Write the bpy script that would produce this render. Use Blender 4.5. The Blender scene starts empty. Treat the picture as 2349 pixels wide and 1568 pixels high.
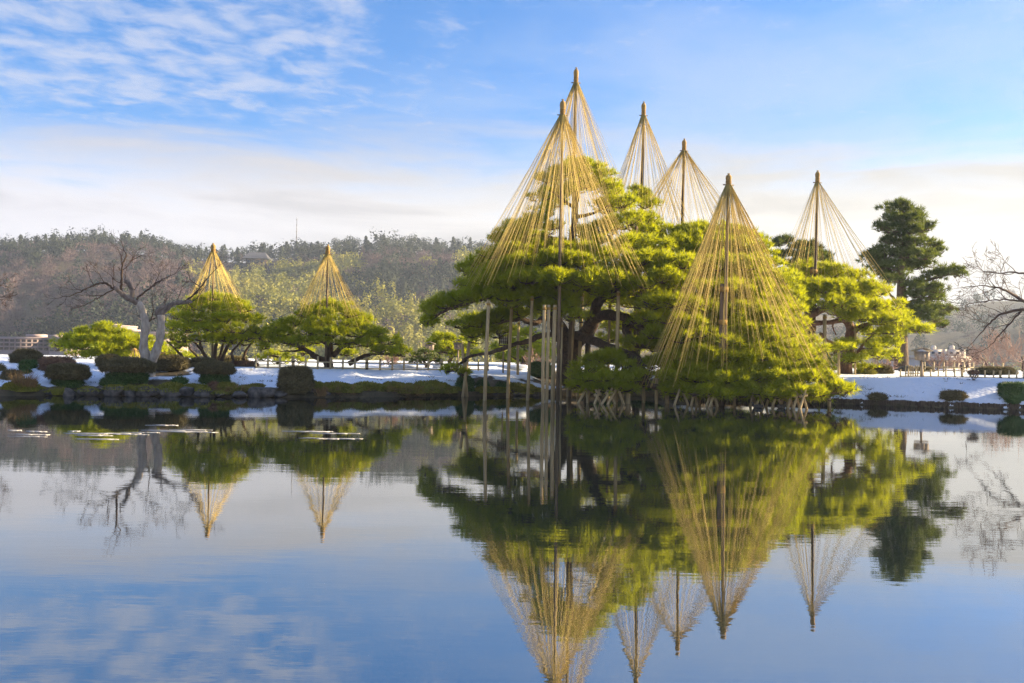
import bpy, math, random
import numpy as np
from mathutils import Matrix, Vector

# ------------------------------------------------------------------ camera, world, sun, exposure
scene = bpy.context.scene
col = scene.collection
RNG = np.random.default_rng(7)
random.seed(7)
F = 2284.0                      # focal length in units of a 2349 wide picture
CAM_Z = 2.0
PITCH, ROLL = math.radians(0.873), math.radians(0.9)
ROT = Matrix.Rotation(math.radians(90) + PITCH, 3, 'X') @ Matrix.Rotation(ROLL, 3, 'Z')
cam_d = bpy.data.cameras.new('camera')
cam_d.sensor_width = 36.0
cam_d.lens = 35.0
cam_d.clip_start = 0.1
cam_d.clip_end = 6000
cam = bpy.data.objects.new('camera', cam_d)
col.objects.link(cam)
cam.matrix_world = Matrix.Translation((0, 0, CAM_Z)) @ ROT.to_4x4()
scene.camera = cam

SUN_AZ, SUN_EL = math.radians(76), math.radians(17)     # to the right of the view, low
sun_dir = Vector((math.sin(SUN_AZ) * math.cos(SUN_EL), math.cos(SUN_AZ) * math.cos(SUN_EL), math.sin(SUN_EL)))
sd = bpy.data.lights.new('sun', 'SUN')
sd.energy = 5.0
sd.angle = math.radians(0.6)
sd.color = (1.0, 0.78, 0.46)
sun = bpy.data.objects.new('sun', sd)
sun.rotation_euler = sun_dir.to_track_quat('Z', 'Y').to_euler()
sun.location = (30, 20, 60)
col.objects.link(sun)

world = bpy.data.worlds.new('World')
scene.world = world
world.use_nodes = True


def build_world():
    nt = world.node_tree
    nt.nodes.clear()
    N, L = nt.nodes.new, nt.links.new

    def math_(op, a, b=None, c=None):
        n = N('ShaderNodeMath')
        n.operation = op
        for i, v in enumerate((a, b, c)):
            if v is None:
                continue
            if isinstance(v, (int, float)):
                n.inputs[i].default_value = v
            else:
                L(v, n.inputs[i])
        return n.outputs[0]

    def step(v, lo, hi, a=0.0, b=1.0):
        n = N('ShaderNodeMapRange')
        n.interpolation_type = 'SMOOTHSTEP'
        L(v, n.inputs['Value'])
        for k, x in zip(('From Min', 'From Max', 'To Min', 'To Max'), (lo, hi, a, b)):
            n.inputs[k].default_value = x
        return n.outputs[0]

    def mix(fac, a, b):
        n = N('ShaderNodeMix')
        n.data_type = 'RGBA'
        L(fac, n.inputs['Factor'])
        for s, v in (('A', a), ('B', b)):
            i = [q for q in n.inputs if q.name == s and q.type == 'RGBA'][0]
            if isinstance(v, tuple):
                i.default_value = v
            else:
                L(v, i)
        return [q for q in n.outputs if q.type == 'RGBA'][0]

    def noise(vec, scale, detail, rough, dist=0.0):
        n = N('ShaderNodeTexNoise')
        L(vec, n.inputs['Vector'])
        n.inputs['Scale'].default_value = scale
        n.inputs['Detail'].default_value = detail
        n.inputs['Roughness'].default_value = rough
        n.inputs['Distortion'].default_value = dist
        return n.outputs['Fac']

    tc = N('ShaderNodeTexCoord')
    sep = N('ShaderNodeSeparateXYZ')
    L(tc.outputs['Generated'], sep.inputs[0])
    x, y, z = sep.outputs
    sky = N('ShaderNodeTexSky')
    sky.sky_type = 'NISHITA'
    sky.sun_disc = False
    sky.sun_elevation = SUN_EL
    sky.sun_rotation = SUN_AZ
    sky.air_density = 1.0
    sky.dust_density = 0.6
    sky.ozone_density = 2.5
    hs = N('ShaderNodeHueSaturation')
    hs.inputs['Saturation'].default_value = 1.42
    hs.inputs['Value'].default_value = 0.13
    L(sky.outputs[0], hs.inputs['Color'])
    tn = N('ShaderNodeVectorMath')
    tn.operation = 'MULTIPLY'
    L(hs.outputs[0], tn.inputs[0])
    tn.inputs[1].default_value = (1.0, 0.84, 1.0)
    base = tn.outputs[0]
    # cloud deck as a plane overhead: direction / height
    zc = math_('MAXIMUM', z, 0.03)
    comb = N('ShaderNodeCombineXYZ')
    L(math_('DIVIDE', x, zc), comb.inputs[0])
    L(math_('DIVIDE', y, zc), comb.inputs[1])
    plane = comb.outputs[0]
    mp = N('ShaderNodeMapping')
    mp.inputs['Rotation'].default_value = (0, 0, math.radians(-14))
    mp.inputs['Scale'].default_value = (0.95, 0.8, 1.0)
    L(plane, mp.inputs['Vector'])
    # fleecy field, thickest to the left and high
    n1 = noise(mp.outputs[0], 6.0, 6, 0.60, 0.3)
    n2 = noise(mp.outputs[0], 0.55, 2, 0.5, 0.0)
    px = math_('DIVIDE', x, math_('MAXIMUM', y, 0.05))
    left = step(math_('ADD', px, math_('MULTIPLY', n2, 0.30)), 0.22, -0.12)
    high = step(math_('ADD', z, math_('MULTIPLY', px, -0.06)), 0.215, 0.265)
    thr = math_('ADD', 0.26, math_('MULTIPLY', math_('MULTIPLY', left, high), 0.25))
    fle = step(math_('SUBTRACT', n1, math_('SUBTRACT', 0.98, thr)), -0.15, 0.20)
    fle = math_('MULTIPLY', fle, 0.68)
    # thin veil over the upper right
    n3 = noise(mp.outputs[0], 0.9, 4, 0.55, 0.3)
    veil = math_('MULTIPLY', step(math_('ADD', px, math_('MULTIPLY', n3, 0.5)), -0.02, 0.45), step(n3, 0.30, 0.62))
    veil = math_('MULTIPLY', veil, 0.48)
    # pale layered bank low over the horizon
    mb = N('ShaderNodeMapping')
    mb.inputs['Scale'].default_value = (2.6, 2.6, 17.0)
    L(tc.outputs['Generated'], mb.inputs['Vector'])
    nb = noise(mb.outputs[0], 1.5, 4, 0.55, 0.4)
    zz = math_('ADD', z, math_('MULTIPLY', math_('SUBTRACT', nb, 0.5), -0.17))
    bank = step(zz, 0.225, 0.145)
    bank = math_('MULTIPLY', bank, 0.97)
    lum = step(px, -0.55, 0.35)
    bankcol = mix(lum, (0.47, 0.46, 0.49, 1), (0.50, 0.475, 0.44, 1))
    shade = step(nb, 0.64, 0.36, 0.80, 1.05)
    bc = N('ShaderNodeVectorMath')
    bc.operation = 'SCALE'
    L(bankcol, bc.inputs[0])
    L(shade, bc.inputs['Scale'])
    c = mix(veil, base, (0.31, 0.37, 0.47, 1))
    c = mix(fle, c, (0.36, 0.385, 0.46, 1))
    c = mix(bank, c, bc.outputs[0])
    bg = N('ShaderNodeBackground')
    L(c, bg.inputs['Color'])
    bg.inputs['Strength'].default_value = 0.45
    out = N('ShaderNodeOutputWorld')
    L(bg.outputs[0], out.inputs['Surface'])


build_world()
vs = scene.view_settings
vs.view_transform = 'Standard'
vs.look = 'None'
vs.exposure = 2.1
vs.gamma = 1.0
vs.use_curve_mapping = False
scene.render.engine = 'CYCLES'
cy = scene.cycles
cy.use_denoising = True
cy.denoiser = 'OPENIMAGEDENOISE'
cy.denoising_input_passes = 'RGB_ALBEDO_NORMAL'
cy.denoising_prefilter = 'NONE'
cy.max_bounces = 6
cy.diffuse_bounces = 3
cy.glossy_bounces = 3
cy.transmission_bounces = 2
cy.transparent_max_bounces = 6
cy.volume_bounces = 0
cy.use_light_tree = False
cy.sample_clamp_indirect = 6.0
cy.use_adaptive_sampling = True
cy.adaptive_threshold = 0.015


# ------------------------------------------------------------------ geometry helpers
def P(px, py, d):
    v = ROT @ Vector(((px - 1174.5) / F, -(py - 784.0) / F, -1.0))
    k = d / v.y
    return np.array((v.x * k, d, CAM_Z + v.z * k))


def hor(px):
    return 808.0 + (px - 489.0) * 0.01571


def G(px, d, z):
    """world point in picture column px, d metres off, at height z"""
    py = hor(px) + (CAM_Z - z) * F / d
    p = P(px, py, d)
    p[2] = z
    return p


def _hash(ix, iy):
    h = np.sin(ix * 127.1 + iy * 311.7) * 43758.5453
    return h - np.floor(h)


def vnoise(x, y):
    x = np.asarray(x, float)
    y = np.asarray(y, float)
    ix, iy = np.floor(x), np.floor(y)
    fx, fy = x - ix, y - iy
    fx, fy = fx * fx * (3 - 2 * fx), fy * fy * (3 - 2 * fy)
    a, b = _hash(ix, iy), _hash(ix + 1, iy)
    c, d = _hash(ix, iy + 1), _hash(ix + 1, iy + 1)
    return (a * (1 - fx) + b * fx) * (1 - fy) + (c * (1 - fx) + d * fx) * fy


def fbm(x, y, o=4):
    t, a, s = 0, 0.5, 0
    for i in range(o):
        t = t + a * vnoise(np.asarray(x) * 2 ** i + 17.3 * i, np.asarray(y) * 2 ** i - 9.1 * i)
        s += a
        a *= 0.5
    return t / s


def sstep(a, b, v):
    t = np.clip((np.asarray(v, float) - a) / (b - a), 0, 1)
    return t * t * (3 - 2 * t)


def unit(a):
    return a / np.maximum(np.linalg.norm(a, axis=-1, keepdims=True), 1e-9)


class MB:
    """collects verts and faces; build() links them as one mesh object"""

    def __init__(s):
        s.V, s.F3, s.F4, s.T, s.n = [], [], [], [], 0
        s.m3, s.m4 = [], []

    def add(s, V, Fc, tint=0.5, mi=0):
        V = np.asarray(V, float).reshape(-1, 3)
        Fc = np.asarray(Fc, int)
        if len(V) == 0 or Fc.size == 0:
            return s
        s.V.append(V)
        t = np.empty(len(V))
        t[:] = tint
        s.T.append(t)
        if Fc.shape[1] == 3:
            s.F3.append(Fc + s.n)
            s.m3.append(np.full(len(Fc), mi))
        else:
            s.F4.append(Fc + s.n)
            s.m4.append(np.full(len(Fc), mi))
        s.n += len(V)
        return s

    def tube(s, pts, rad, n=7, tint=0.5, mi=0):
        pts = np.asarray(pts, float)
        m = len(pts)
        rad = np.broadcast_to(np.asarray(rad, float), (m,)) if np.ndim(rad) == 0 else np.asarray(rad, float)
        tg = unit(np.gradient(pts, axis=0))
        ref = np.array((1.0, 0, 0)) if abs(tg[0][0]) < 0.8 else np.array((0, 1.0, 0))
        ring = []
        a = unit(np.cross(tg[0], ref))
        for i in range(m):
            a = unit(a - tg[i] * np.dot(a, tg[i]))
            b = np.cross(tg[i], a)
            th = np.arange(n) * 2 * math.pi / n
            ring.append(pts[i] + rad[i] * (np.cos(th)[:, None] * a + np.sin(th)[:, None] * b))
        V = np.concatenate(ring + [pts[:1], pts[-1:]])
        q = []
        for i in range(m - 1):
            k = np.arange(n)
            q.append(np.stack((i * n + k, i * n + (k + 1) % n, (i + 1) * n + (k + 1) % n, (i + 1) * n + k), 1))
        base = s.n
        s.add(V, np.concatenate(q), tint, mi)
        k = np.arange(n)
        c0 = np.stack((np.full(n, m * n), (k + 1) % n, k), 1)
        c1 = np.stack((np.full(n, m * n + 1), (m - 1) * n + k, (m - 1) * n + (k + 1) % n), 1)
        s.F3.append(np.concatenate((c0, c1)) + base)
        s.m3.append(np.full(2 * n, mi))
        return s

    def prisms(s, A, B, ra, rb, n=3, tint=0.5, mi=0):
        A, B = np.asarray(A, float), np.asarray(B, float)
        m = len(A)
        if m == 0:
            return s
        d = unit(B - A)
        ref = np.where(np.abs(d[:, 2:3]) > 0.9, np.array([[1.0, 0, 0]]), np.array([[0, 0, 1.0]]))
        a = unit(np.cross(d, ref))
        b = np.cross(d, a)
        th = np.arange(n) * 2 * math.pi / n
        off = np.cos(th)[None, :, None] * a[:, None, :] + np.sin(th)[None, :, None] * b[:, None, :]
        ra = np.broadcast_to(np.asarray(ra, float), (m,))[:, None, None]
        rb = np.broadcast_to(np.asarray(rb, float), (m,))[:, None, None]
        V = np.concatenate((A[:, None, :] + off * ra, B[:, None, :] + off * rb), 1).reshape(-1, 3)
        k = np.arange(n)
        f = np.stack((k, (k + 1) % n, n + (k + 1) % n, n + k), 1)
        Fc = (np.arange(m)[:, None, None] * 2 * n + f[None]).reshape(-1, 4)
        t = np.broadcast_to(np.asarray(tint, float), (m,))
        return s.add(V, Fc, np.repeat(t, 2 * n), mi)

    def box(s, c, h, rz=0.0, taper=1.0, tint=0.5, mi=0):
        sx = np.array([-1, 1, 1, -1, -1, 1, 1, -1]) * h[0]
        sy = np.array([-1, -1, 1, 1, -1, -1, 1, 1]) * h[1]
        sz = np.array([-1, -1, -1, -1, 1, 1, 1, 1]) * h[2]
        k = np.where(sz > 0, taper, 1.0)
        sx, sy = sx * k, sy * k
        ca, sa = math.cos(rz), math.sin(rz)
        V = np.stack((c[0] + sx * ca - sy * sa, c[1] + sx * sa + sy * ca, c[2] + sz), 1)
        return s.add(V, [(3, 2, 1, 0), (4, 5, 6, 7), (0, 1, 5, 4), (1, 2, 6, 5), (2, 3, 7, 6), (3, 0, 4, 7)], tint, mi)

    def lathe(s, c, prof, n=10, tint=0.5, mi=0):
        pts = np.array([(c[0], c[1], c[2] + z) for r, z in prof], float)
        th = np.arange(n) * 2 * math.pi / n
        V = np.concatenate([np.stack((c[0] + r * np.cos(th), c[1] + r * np.sin(th), np.full(n, c[2] + z)), 1) for r, z in prof])
        k = np.arange(n)
        q = np.concatenate([np.stack((i * n + k, i * n + (k + 1) % n, (i + 1) * n + (k + 1) % n, (i + 1) * n + k), 1) for i in range(len(prof) - 1)])
        return s.add(V, q, tint, mi)

    def blades(s, C, D, Ln, W, tint, rng=RNG):
        n = len(C)
        if n == 0:
            return s
        side = unit(np.cross(D, rng.normal(size=(n, 3))))
        Ln = np.broadcast_to(Ln, (n,))[:, None]
        W = np.broadcast_to(W, (n,))[:, None]
        V = np.stack((C - side * W * 0.5, C + side * W * 0.5, C + D * Ln), 1).reshape(-1, 3)
        return s.add(V, np.arange(3 * n).reshape(-1, 3), np.repeat(np.broadcast_to(tint, (n,)), 3))

    def leaves(s, C, Nn, size, tint, rng=RNG, elong=1.6):
        n = len(C)
        if n == 0:
            return s
        a = unit(np.cross(Nn, rng.normal(size=(n, 3))))
        b = np.cross(Nn, a)
        size = np.broadcast_to(size, (n,))[:, None]
        V = np.stack((C - a * size * elong * .5, C - b * size * .5, C + a * size * elong * .5, C + b * size * .5), 1).reshape(-1, 3)
        return s.add(V, np.arange(4 * n).reshape(-1, 4), np.repeat(np.broadcast_to(tint, (n,)), 4))

    def build(s, name, mats, parent=None, origin=None, smooth=False):
        V = np.concatenate(s.V)
        o = parent['_o'] if parent is not None else (origin if origin is not None else (0, 0, 0))
        o = np.array(o, float)
        V = V - o
        f3 = np.concatenate(s.F3) if s.F3 else np.zeros((0, 3), int)
        f4 = np.concatenate(s.F4) if s.F4 else np.zeros((0, 4), int)
        me = bpy.data.meshes.new(name)
        me.vertices.add(len(V))
        me.vertices.foreach_set('co', V.astype(np.float32).ravel())
        lv = np.concatenate((f3.ravel(), f4.ravel())).astype(np.int32)
        me.loops.add(len(lv))
        me.loops.foreach_set('vertex_index', lv)
        npoly = len(f3) + len(f4)
        me.polygons.add(npoly)
        tot = np.concatenate((np.full(len(f3), 3), np.full(len(f4), 4))).astype(np.int32)
        st = np.concatenate(([0], np.cumsum(tot)[:-1])).astype(np.int32)
        me.polygons.foreach_set('loop_start', st)
        mi = np.concatenate(s.m3 + s.m4).astype(np.int32)
        me.polygons.foreach_set('material_index', mi)
        if smooth:
            me.polygons.foreach_set('use_smooth', np.ones(npoly, bool))
        at = me.attributes.new('tint', 'FLOAT', 'POINT')
        at.data.foreach_set('value', np.concatenate(s.T).astype(np.float32))
        me.update(calc_edges=True)
        for m in (mats if isinstance(mats, (list, tuple)) else [mats]):
            me.materials.append(m)
        ob = bpy.data.objects.new(name, me)
        col.objects.link(ob)
        if parent is not None:
            ob.parent = parent
        else:
            ob.location = o
        ob['_o'] = [float(q) for q in o]
        return ob


def tag(o, label, cat, group=None, kind=None):
    if label:
        o['label'] = label
    if cat:
        o['category'] = cat
    if group:
        o['group'] = group
    if kind:
        o['kind'] = kind
    return o


def thing(name, label, cat, loc, group=None):
    o = bpy.data.objects.new(name, None)
    o.empty_display_size = 0.2
    col.objects.link(o)
    o.location = [float(q) for q in loc]
    o['_o'] = [float(q) for q in loc]
    return tag(o, label, cat, group)


def share(name, src, parent, off):
    """another piece with the mesh data of src, at offset off from the parent"""
    o = bpy.data.objects.new(name, src.data)
    col.objects.link(o)
    o.parent = parent
    o.location = [float(q) for q in off]
    return o


# ------------------------------------------------------------------ materials
def mat(name, c1, c2=None, scale=3.0, detail=5.0, rough=0.8, bump=0.0, bscale=None, trans=0.0, tcol=None,
        tint=0.0, stretch=None, spec=0.3, coord='Object', dist=0.0):
    m = bpy.data.materials.new(name)
    m.use_nodes = True
    nt = m.node_tree
    nt.nodes.clear()
    N, L = nt.nodes.new, nt.links.new
    out = N('ShaderNodeOutputMaterial')
    bs = N('ShaderNodeBsdfPrincipled')
    bs.inputs['Roughness'].default_value = rough
    bs.inputs['Specular IOR Level'].default_value = spec
    c2 = c2 or c1
    tc = N('ShaderNodeTexCoord')
    vec = tc.outputs[coord]
    if stretch:
        mp = N('ShaderNodeMapping')
        mp.inputs['Scale'].default_value = stretch
        L(vec, mp.inputs['Vector'])
        vec = mp.outputs[0]
    nz = N('ShaderNodeTexNoise')
    nz.inputs['Scale'].default_value = scale
    nz.inputs['Detail'].default_value = detail
    nz.inputs['Distortion'].default_value = dist
    L(vec, nz.inputs['Vector'])
    mr = N('ShaderNodeMapRange')
    mr.inputs['From Min'].default_value = 0.3
    mr.inputs['From Max'].default_value = 0.7
    L(nz.outputs['Fac'], mr.inputs['Value'])
    fac = mr.outputs[0]
    if tint:
        at = N('ShaderNodeAttribute')
        at.attribute_name = 'tint'
        mx = N('ShaderNodeMath')
        mx.operation = 'MULTIPLY_ADD'
        L(at.outputs['Fac'], mx.inputs[0])
        mx.inputs[1].default_value = tint
        sc = N('ShaderNodeMath')
        sc.operation = 'MULTIPLY'
        L(fac, sc.inputs[0])
        sc.inputs[1].default_value = 1 - tint
        L(sc.outputs[0], mx.inputs[2])
        fac = mx.outputs[0]
    cr = N('ShaderNodeMix')
    cr.data_type = 'RGBA'
    L(fac, cr.inputs[0])
    cr.inputs[6].default_value = (*c1, 1)
    cr.inputs[7].default_value = (*c2, 1)
    L(cr.outputs[2], bs.inputs['Base Color'])
    if bump:
        bn = N('ShaderNodeTexNoise')
        bn.inputs['Scale'].default_value = bscale or scale * 4
        bn.inputs['Detail'].default_value = 6
        L(vec, bn.inputs['Vector'])
        bp = N('ShaderNodeBump')
        bp.inputs['Strength'].default_value = 1.0
        bp.inputs['Distance'].default_value = bump
        L(bn.outputs['Fac'], bp.inputs['Height'])
        L(bp.outputs[0], bs.inputs['Normal'])
    surf = bs.outputs[0]
    if trans:
        tr = N('ShaderNodeBsdfTranslucent')
        if tcol:
            tr.inputs['Color'].default_value = (*tcol, 1)
        else:
            L(cr.outputs[2], tr.inputs['Color'])
        ms = N('ShaderNodeMixShader')
        ms.inputs[0].default_value = trans
        L(surf, ms.inputs[1])
        L(tr.outputs[0], ms.inputs[2])
        surf = ms.outputs[0]
    L(surf, out.inputs['Surface'])
    return m


M = {}
M['needle'] = mat('pine_needles', (0.028, 0.088, 0.010), (0.31, 0.335, 0.012), 0.45, tint=0.55, rough=0.5, trans=0.48, tcol=(0.55, 0.58, 0.010), spec=0.25)
M['needle_dark'] = mat('dark_pine_needles', (0.030, 0.062, 0.022), (0.09, 0.125, 0.03), 1.1, tint=0.6, rough=0.55, trans=0.4, tcol=(0.16, 0.20, 0.025), spec=0.2)
M['bark'] = mat('pine_bark', (0.045, 0.030, 0.022), (0.13, 0.085, 0.055), 9, rough=0.9, bump=0.03, stretch=(1, 1, .35))
M['bark_red'] = mat('red_pine_bark', (0.09, 0.045, 0.028), (0.20, 0.105, 0.065), 8, rough=0.9, bump=0.03, stretch=(1, 1, .35))
M['bark_grey'] = mat('grey_cherry_bark', (0.25, 0.21, 0.17), (0.48, 0.42, 0.345), 6, rough=0.85, bump=0.02, stretch=(1, 1, .5))
M['bark_mid'] = mat('brown_cherry_bark', (0.11, 0.085, 0.07), (0.26, 0.21, 0.17), 6, rough=0.85, bump=0.02, stretch=(1, 1, .5))
M['twig'] = mat('bare_twigs', (0.045, 0.030, 0.027), (0.105, 0.070, 0.058), 3, rough=0.85)
M['twig_pale'] = mat('pale_twigs', (0.22, 0.14, 0.12), (0.34, 0.23, 0.19), 3, rough=0.85)
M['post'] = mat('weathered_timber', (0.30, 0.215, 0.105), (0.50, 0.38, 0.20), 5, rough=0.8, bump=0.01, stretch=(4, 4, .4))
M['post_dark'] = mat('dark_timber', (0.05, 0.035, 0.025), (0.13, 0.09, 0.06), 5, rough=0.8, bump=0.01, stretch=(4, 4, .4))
M['pole'] = mat('tent_pole_timber', (0.10, 0.072, 0.045), (0.22, 0.16, 0.10), 5, rough=0.8, bump=0.01, stretch=(4, 4, .4))
M['rope'] = mat('straw_rope', (0.34, 0.245, 0.07), (0.70, 0.54, 0.17), 2, rough=0.85, tint=0.8)
M['straw'] = mat('straw_binding', (0.22, 0.14, 0.05), (0.42, 0.28, 0.10), 18, rough=0.9, bump=0.01, bscale=40, stretch=(1, 1, .2))
M['lash'] = mat('black_palm_cord', (0.012, 0.010, 0.009), (0.03, 0.024, 0.02), 20, rough=0.9)
M['lash_straw'] = mat('straw_lashing', (0.25, 0.15, 0.04), (0.36, 0.23, 0.07), 20, rough=0.9)
M['bamboo'] = mat('fence_bamboo', (0.36, 0.27, 0.14), (0.55, 0.44, 0.26), 6, rough=0.55, stretch=(3, 3, .5))
M['bush'] = mat('azalea_foliage', (0.075, 0.068, 0.030), (0.195, 0.160, 0.075), 2.5, tint=0.6, rough=0.7, trans=0.12)
M['bush_red'] = mat('reddish_azalea_foliage', (0.128, 0.074, 0.051), (0.302, 0.174, 0.104), 2.5, tint=0.6, rough=0.75, trans=0.12)
M['bush_green'] = mat('green_camellia_foliage', (0.035, 0.083, 0.021), (0.098, 0.178, 0.048), 2.5, tint=0.6, rough=0.5, trans=0.12)
M['moss'] = mat('moss', (0.11, 0.125, 0.02), (0.34, 0.31, 0.05), 2.0, tint=0.5, rough=0.95, trans=0.1)
M['drygrass'] = mat('dry_grass', (0.20, 0.12, 0.05), (0.36, 0.23, 0.10), 3, tint=0.6, rough=0.85, trans=0.2)
M['rock'] = mat('bank_rock', (0.045, 0.040, 0.036), (0.16, 0.14, 0.12), 5, rough=0.9, bump=0.04, bscale=9)
M['snow'] = mat('snow', (0.74, 0.79, 0.88), (0.80, 0.84, 0.92), 3, rough=0.55, bump=0.04, bscale=6, spec=0.3)
M['ice'] = mat('pond_ice', (0.34, 0.34, 0.35), (0.55, 0.54, 0.54), 6, rough=0.4, bump=0.005)
M['wood_pale'] = mat('pale_sign_wood', (0.23, 0.18, 0.14), (0.34, 0.275, 0.21), 5, rough=0.75, stretch=(1, 1, 6))
M['wood_roof'] = mat('weathered_roof_board', (0.20, 0.16, 0.12), (0.34, 0.29, 0.23), 6, rough=0.8)
M['dark_roof'] = mat('dark_metal_roof', (0.04, 0.045, 0.05), (0.08, 0.085, 0.09), 6, rough=0.5)
M['paper'] = mat('lantern_paper', (0.55, 0.50, 0.40), (0.66, 0.60, 0.48), 6, rough=0.9)
M['concrete'] = mat('beige_concrete', (0.31, 0.25, 0.255), (0.40, 0.325, 0.32), 0.3, rough=0.9)
M['white_wall'] = mat('white_wall_paint', (0.58, 0.52, 0.46), (0.70, 0.63, 0.56), 0.4, rough=0.8)
M['glass'] = mat('window_glass', (0.05, 0.06, 0.08), (0.09, 0.10, 0.12), 0.6, rough=0.15, spec=0.5)
M['glass_far'] = mat('hazed_window_glass', (0.13, 0.125, 0.14), (0.20, 0.19, 0.21), 0.6, rough=0.25, spec=0.4)  # window glass lightened, distance haze put into its colour
M['tile_roof'] = mat('grey_roof_tiles', (0.05, 0.052, 0.058), (0.10, 0.10, 0.11), 1.5, rough=0.6)
M['steel'] = mat('mast_steel', (0.16, 0.15, 0.15), (0.24, 0.23, 0.22), 1, rough=0.5)
M['forest_dark'] = mat('hill_evergreen', (0.012, 0.024, 0.014), (0.040, 0.052, 0.026), 0.08, tint=0.6, rough=0.8, trans=0.15)
M['forest_bamboo'] = mat('hill_bamboo', (0.17, 0.19, 0.028), (0.36, 0.33, 0.06), 0.03, tint=0.4, rough=0.7, trans=0.3)
M['forest_bare'] = mat('hill_bare_trees', (0.075, 0.052, 0.058), (0.165, 0.112, 0.110), 0.06, tint=0.6, rough=0.9, trans=0.1)
M['duck'] = mat('duck_feathers', (0.03, 0.026, 0.024), (0.10, 0.085, 0.07), 14, rough=0.7)
M['beak'] = mat('duck_bill', (0.30, 0.22, 0.08), None, 5, rough=0.5)


def ground_material():
    m = mat('garden_ground', (0.05, 0.042, 0.022), (0.13, 0.10, 0.06), 1.2, rough=0.95, bump=0.11, bscale=5)
    nt = m.node_tree
    N, L = nt.nodes.new, nt.links.new
    bs = [n for n in nt.nodes if n.type == 'BSDF_PRINCIPLED'][0]
    old = bs.inputs['Base Color'].links[0].from_socket
    at = N('ShaderNodeAttribute')
    at.attribute_name = 'tint'
    nz = N('ShaderNodeTexNoise')
    nz.inputs['Scale'].default_value = 2.2
    nz.inputs['Detail'].default_value = 6
    tc = N('ShaderNodeTexCoord')
    L(tc.outputs['Object'], nz.inputs['Vector'])
    ad = N('ShaderNodeMath')
    ad.operation = 'MULTIPLY_ADD'
    L(nz.outputs['Fac'], ad.inputs[0])
    ad.inputs[1].default_value = 0.35
    L(at.outputs['Fac'], ad.inputs[2])
    mr = N('ShaderNodeMapRange')
    mr.interpolation_type = 'SMOOTHSTEP'
    mr.inputs['From Min'].default_value = 0.62
    mr.inputs['From Max'].default_value = 0.70
    L(ad.outputs[0], mr.inputs['Value'])
    mx = N('ShaderNodeMix')
    mx.data_type = 'RGBA'
    L(mr.outputs[0], mx.inputs[0])
    L(old, mx.inputs[6])
    mx.inputs[7].default_value = (0.76, 0.81, 0.90, 1)
    L(mx.outputs[2], bs.inputs['Base Color'])
    return m


def water_material():
    m = bpy.data.materials.new('pond_water')
    m.use_nodes = True
    nt = m.node_tree
    N, L = nt.nodes.new, nt.links.new
    nt.nodes.clear()
    out = N('ShaderNodeOutputMaterial')
    gl = N('ShaderNodeBsdfGlossy')
    gl.inputs['Roughness'].default_value = 0.01
    df = N('ShaderNodeBsdfDiffuse')
    df.inputs['Color'].default_value = (0.008, 0.016, 0.020, 1)
    fr = N('ShaderNodeFresnel')
    fr.inputs['IOR'].default_value = 1.42
    ma = N('ShaderNodeMath')
    ma.operation = 'MULTIPLY_ADD'
    ma.use_clamp = True
    L(fr.outputs[0], ma.inputs[0])
    ma.inputs[1].default_value = 0.54
    ma.inputs[2].default_value = 0.45
    mx = N('ShaderNodeMixShader')
    L(ma.outputs[0], mx.inputs[0])
    L(df.outputs[0], mx.inputs[1])
    L(gl.outputs[0], mx.inputs[2])
    L(mx.outputs[0], out.inputs['Surface'])
    tc = N('ShaderNodeTexCoord')
    h = None
    for sx, sy, sc, amp in ((0.30, 1.0, 1.6, 0.0015), (0.5, 1.6, 6.0, 0.0004), (0.15, 0.3, 0.8, 0.0032)):
        mp = N('ShaderNodeMapping')
        mp.inputs['Scale'].default_value = (sx, sy, 1)
        L(tc.outputs['Object'], mp.inputs['Vector'])
        nz = N('ShaderNodeTexNoise')
        nz.inputs['Scale'].default_value = sc
        nz.inputs['Detail'].default_value = 3
        nz.inputs['Roughness'].default_value = 0.5
        L(mp.outputs[0], nz.inputs['Vector'])
        mu = N('ShaderNodeMath')
        mu.operation = 'MULTIPLY_ADD'
        L(nz.outputs['Fac'], mu.inputs[0])
        mu.inputs[1].default_value = amp
        if h is None:
            mu.inputs[2].default_value = 0
        else:
            L(h, mu.inputs[2])
        h = mu.outputs[0]
    bp = N('ShaderNodeBump')
    bp.inputs['Strength'].default_value = 1.0
    bp.inputs['Distance'].default_value = 1.0
    L(h, bp.inputs['Height'])
    L(bp.outputs[0], gl.inputs['Normal'])
    return m


M['ground'] = ground_material()
M['water'] = water_material()

# ------------------------------------------------------------------ terrain: pond bank, valley, hill
_sp = [(-700, 38), (-300, 40), (0, 42), (160, 43.5), (400, 44), (700, 45), (900, 47), (1000, 48.4), (1100, 49.6), (1250, 52), (1350, 53.4),
       (1480, 53.2), (1560, 51.2), (1609, 50), (1861, 47.8), (2349, 43.9), (2800, 41), (3400, 38)]
SHX = np.array([(p - 1174.5) / F * d for p, d in _sp])
SHY = np.array([d for p, d in _sp], float)
HILL_PX = np.array([-3500, -1200, 0, 120, 330, 420, 455, 600, 700, 880, 960, 1050, 1110, 1250, 1500, 1800, 2180, 2349, 3500, 6000], float)
HILL_PY = np.array([640, 590, 562, 548, 548, 572, 584, 574, 564, 552, 556, 562, 568, 600, 650, 680, 694, 684, 660, 690], float)
HILL_D = np.array([800, 780, 760, 760, 760, 760, 760, 760, 760, 760, 760, 760, 770, 820, 900, 980, 1000, 1000, 1000, 1000], float)


def shore(x):
    return np.interp(x, SHX, SHY)


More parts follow.
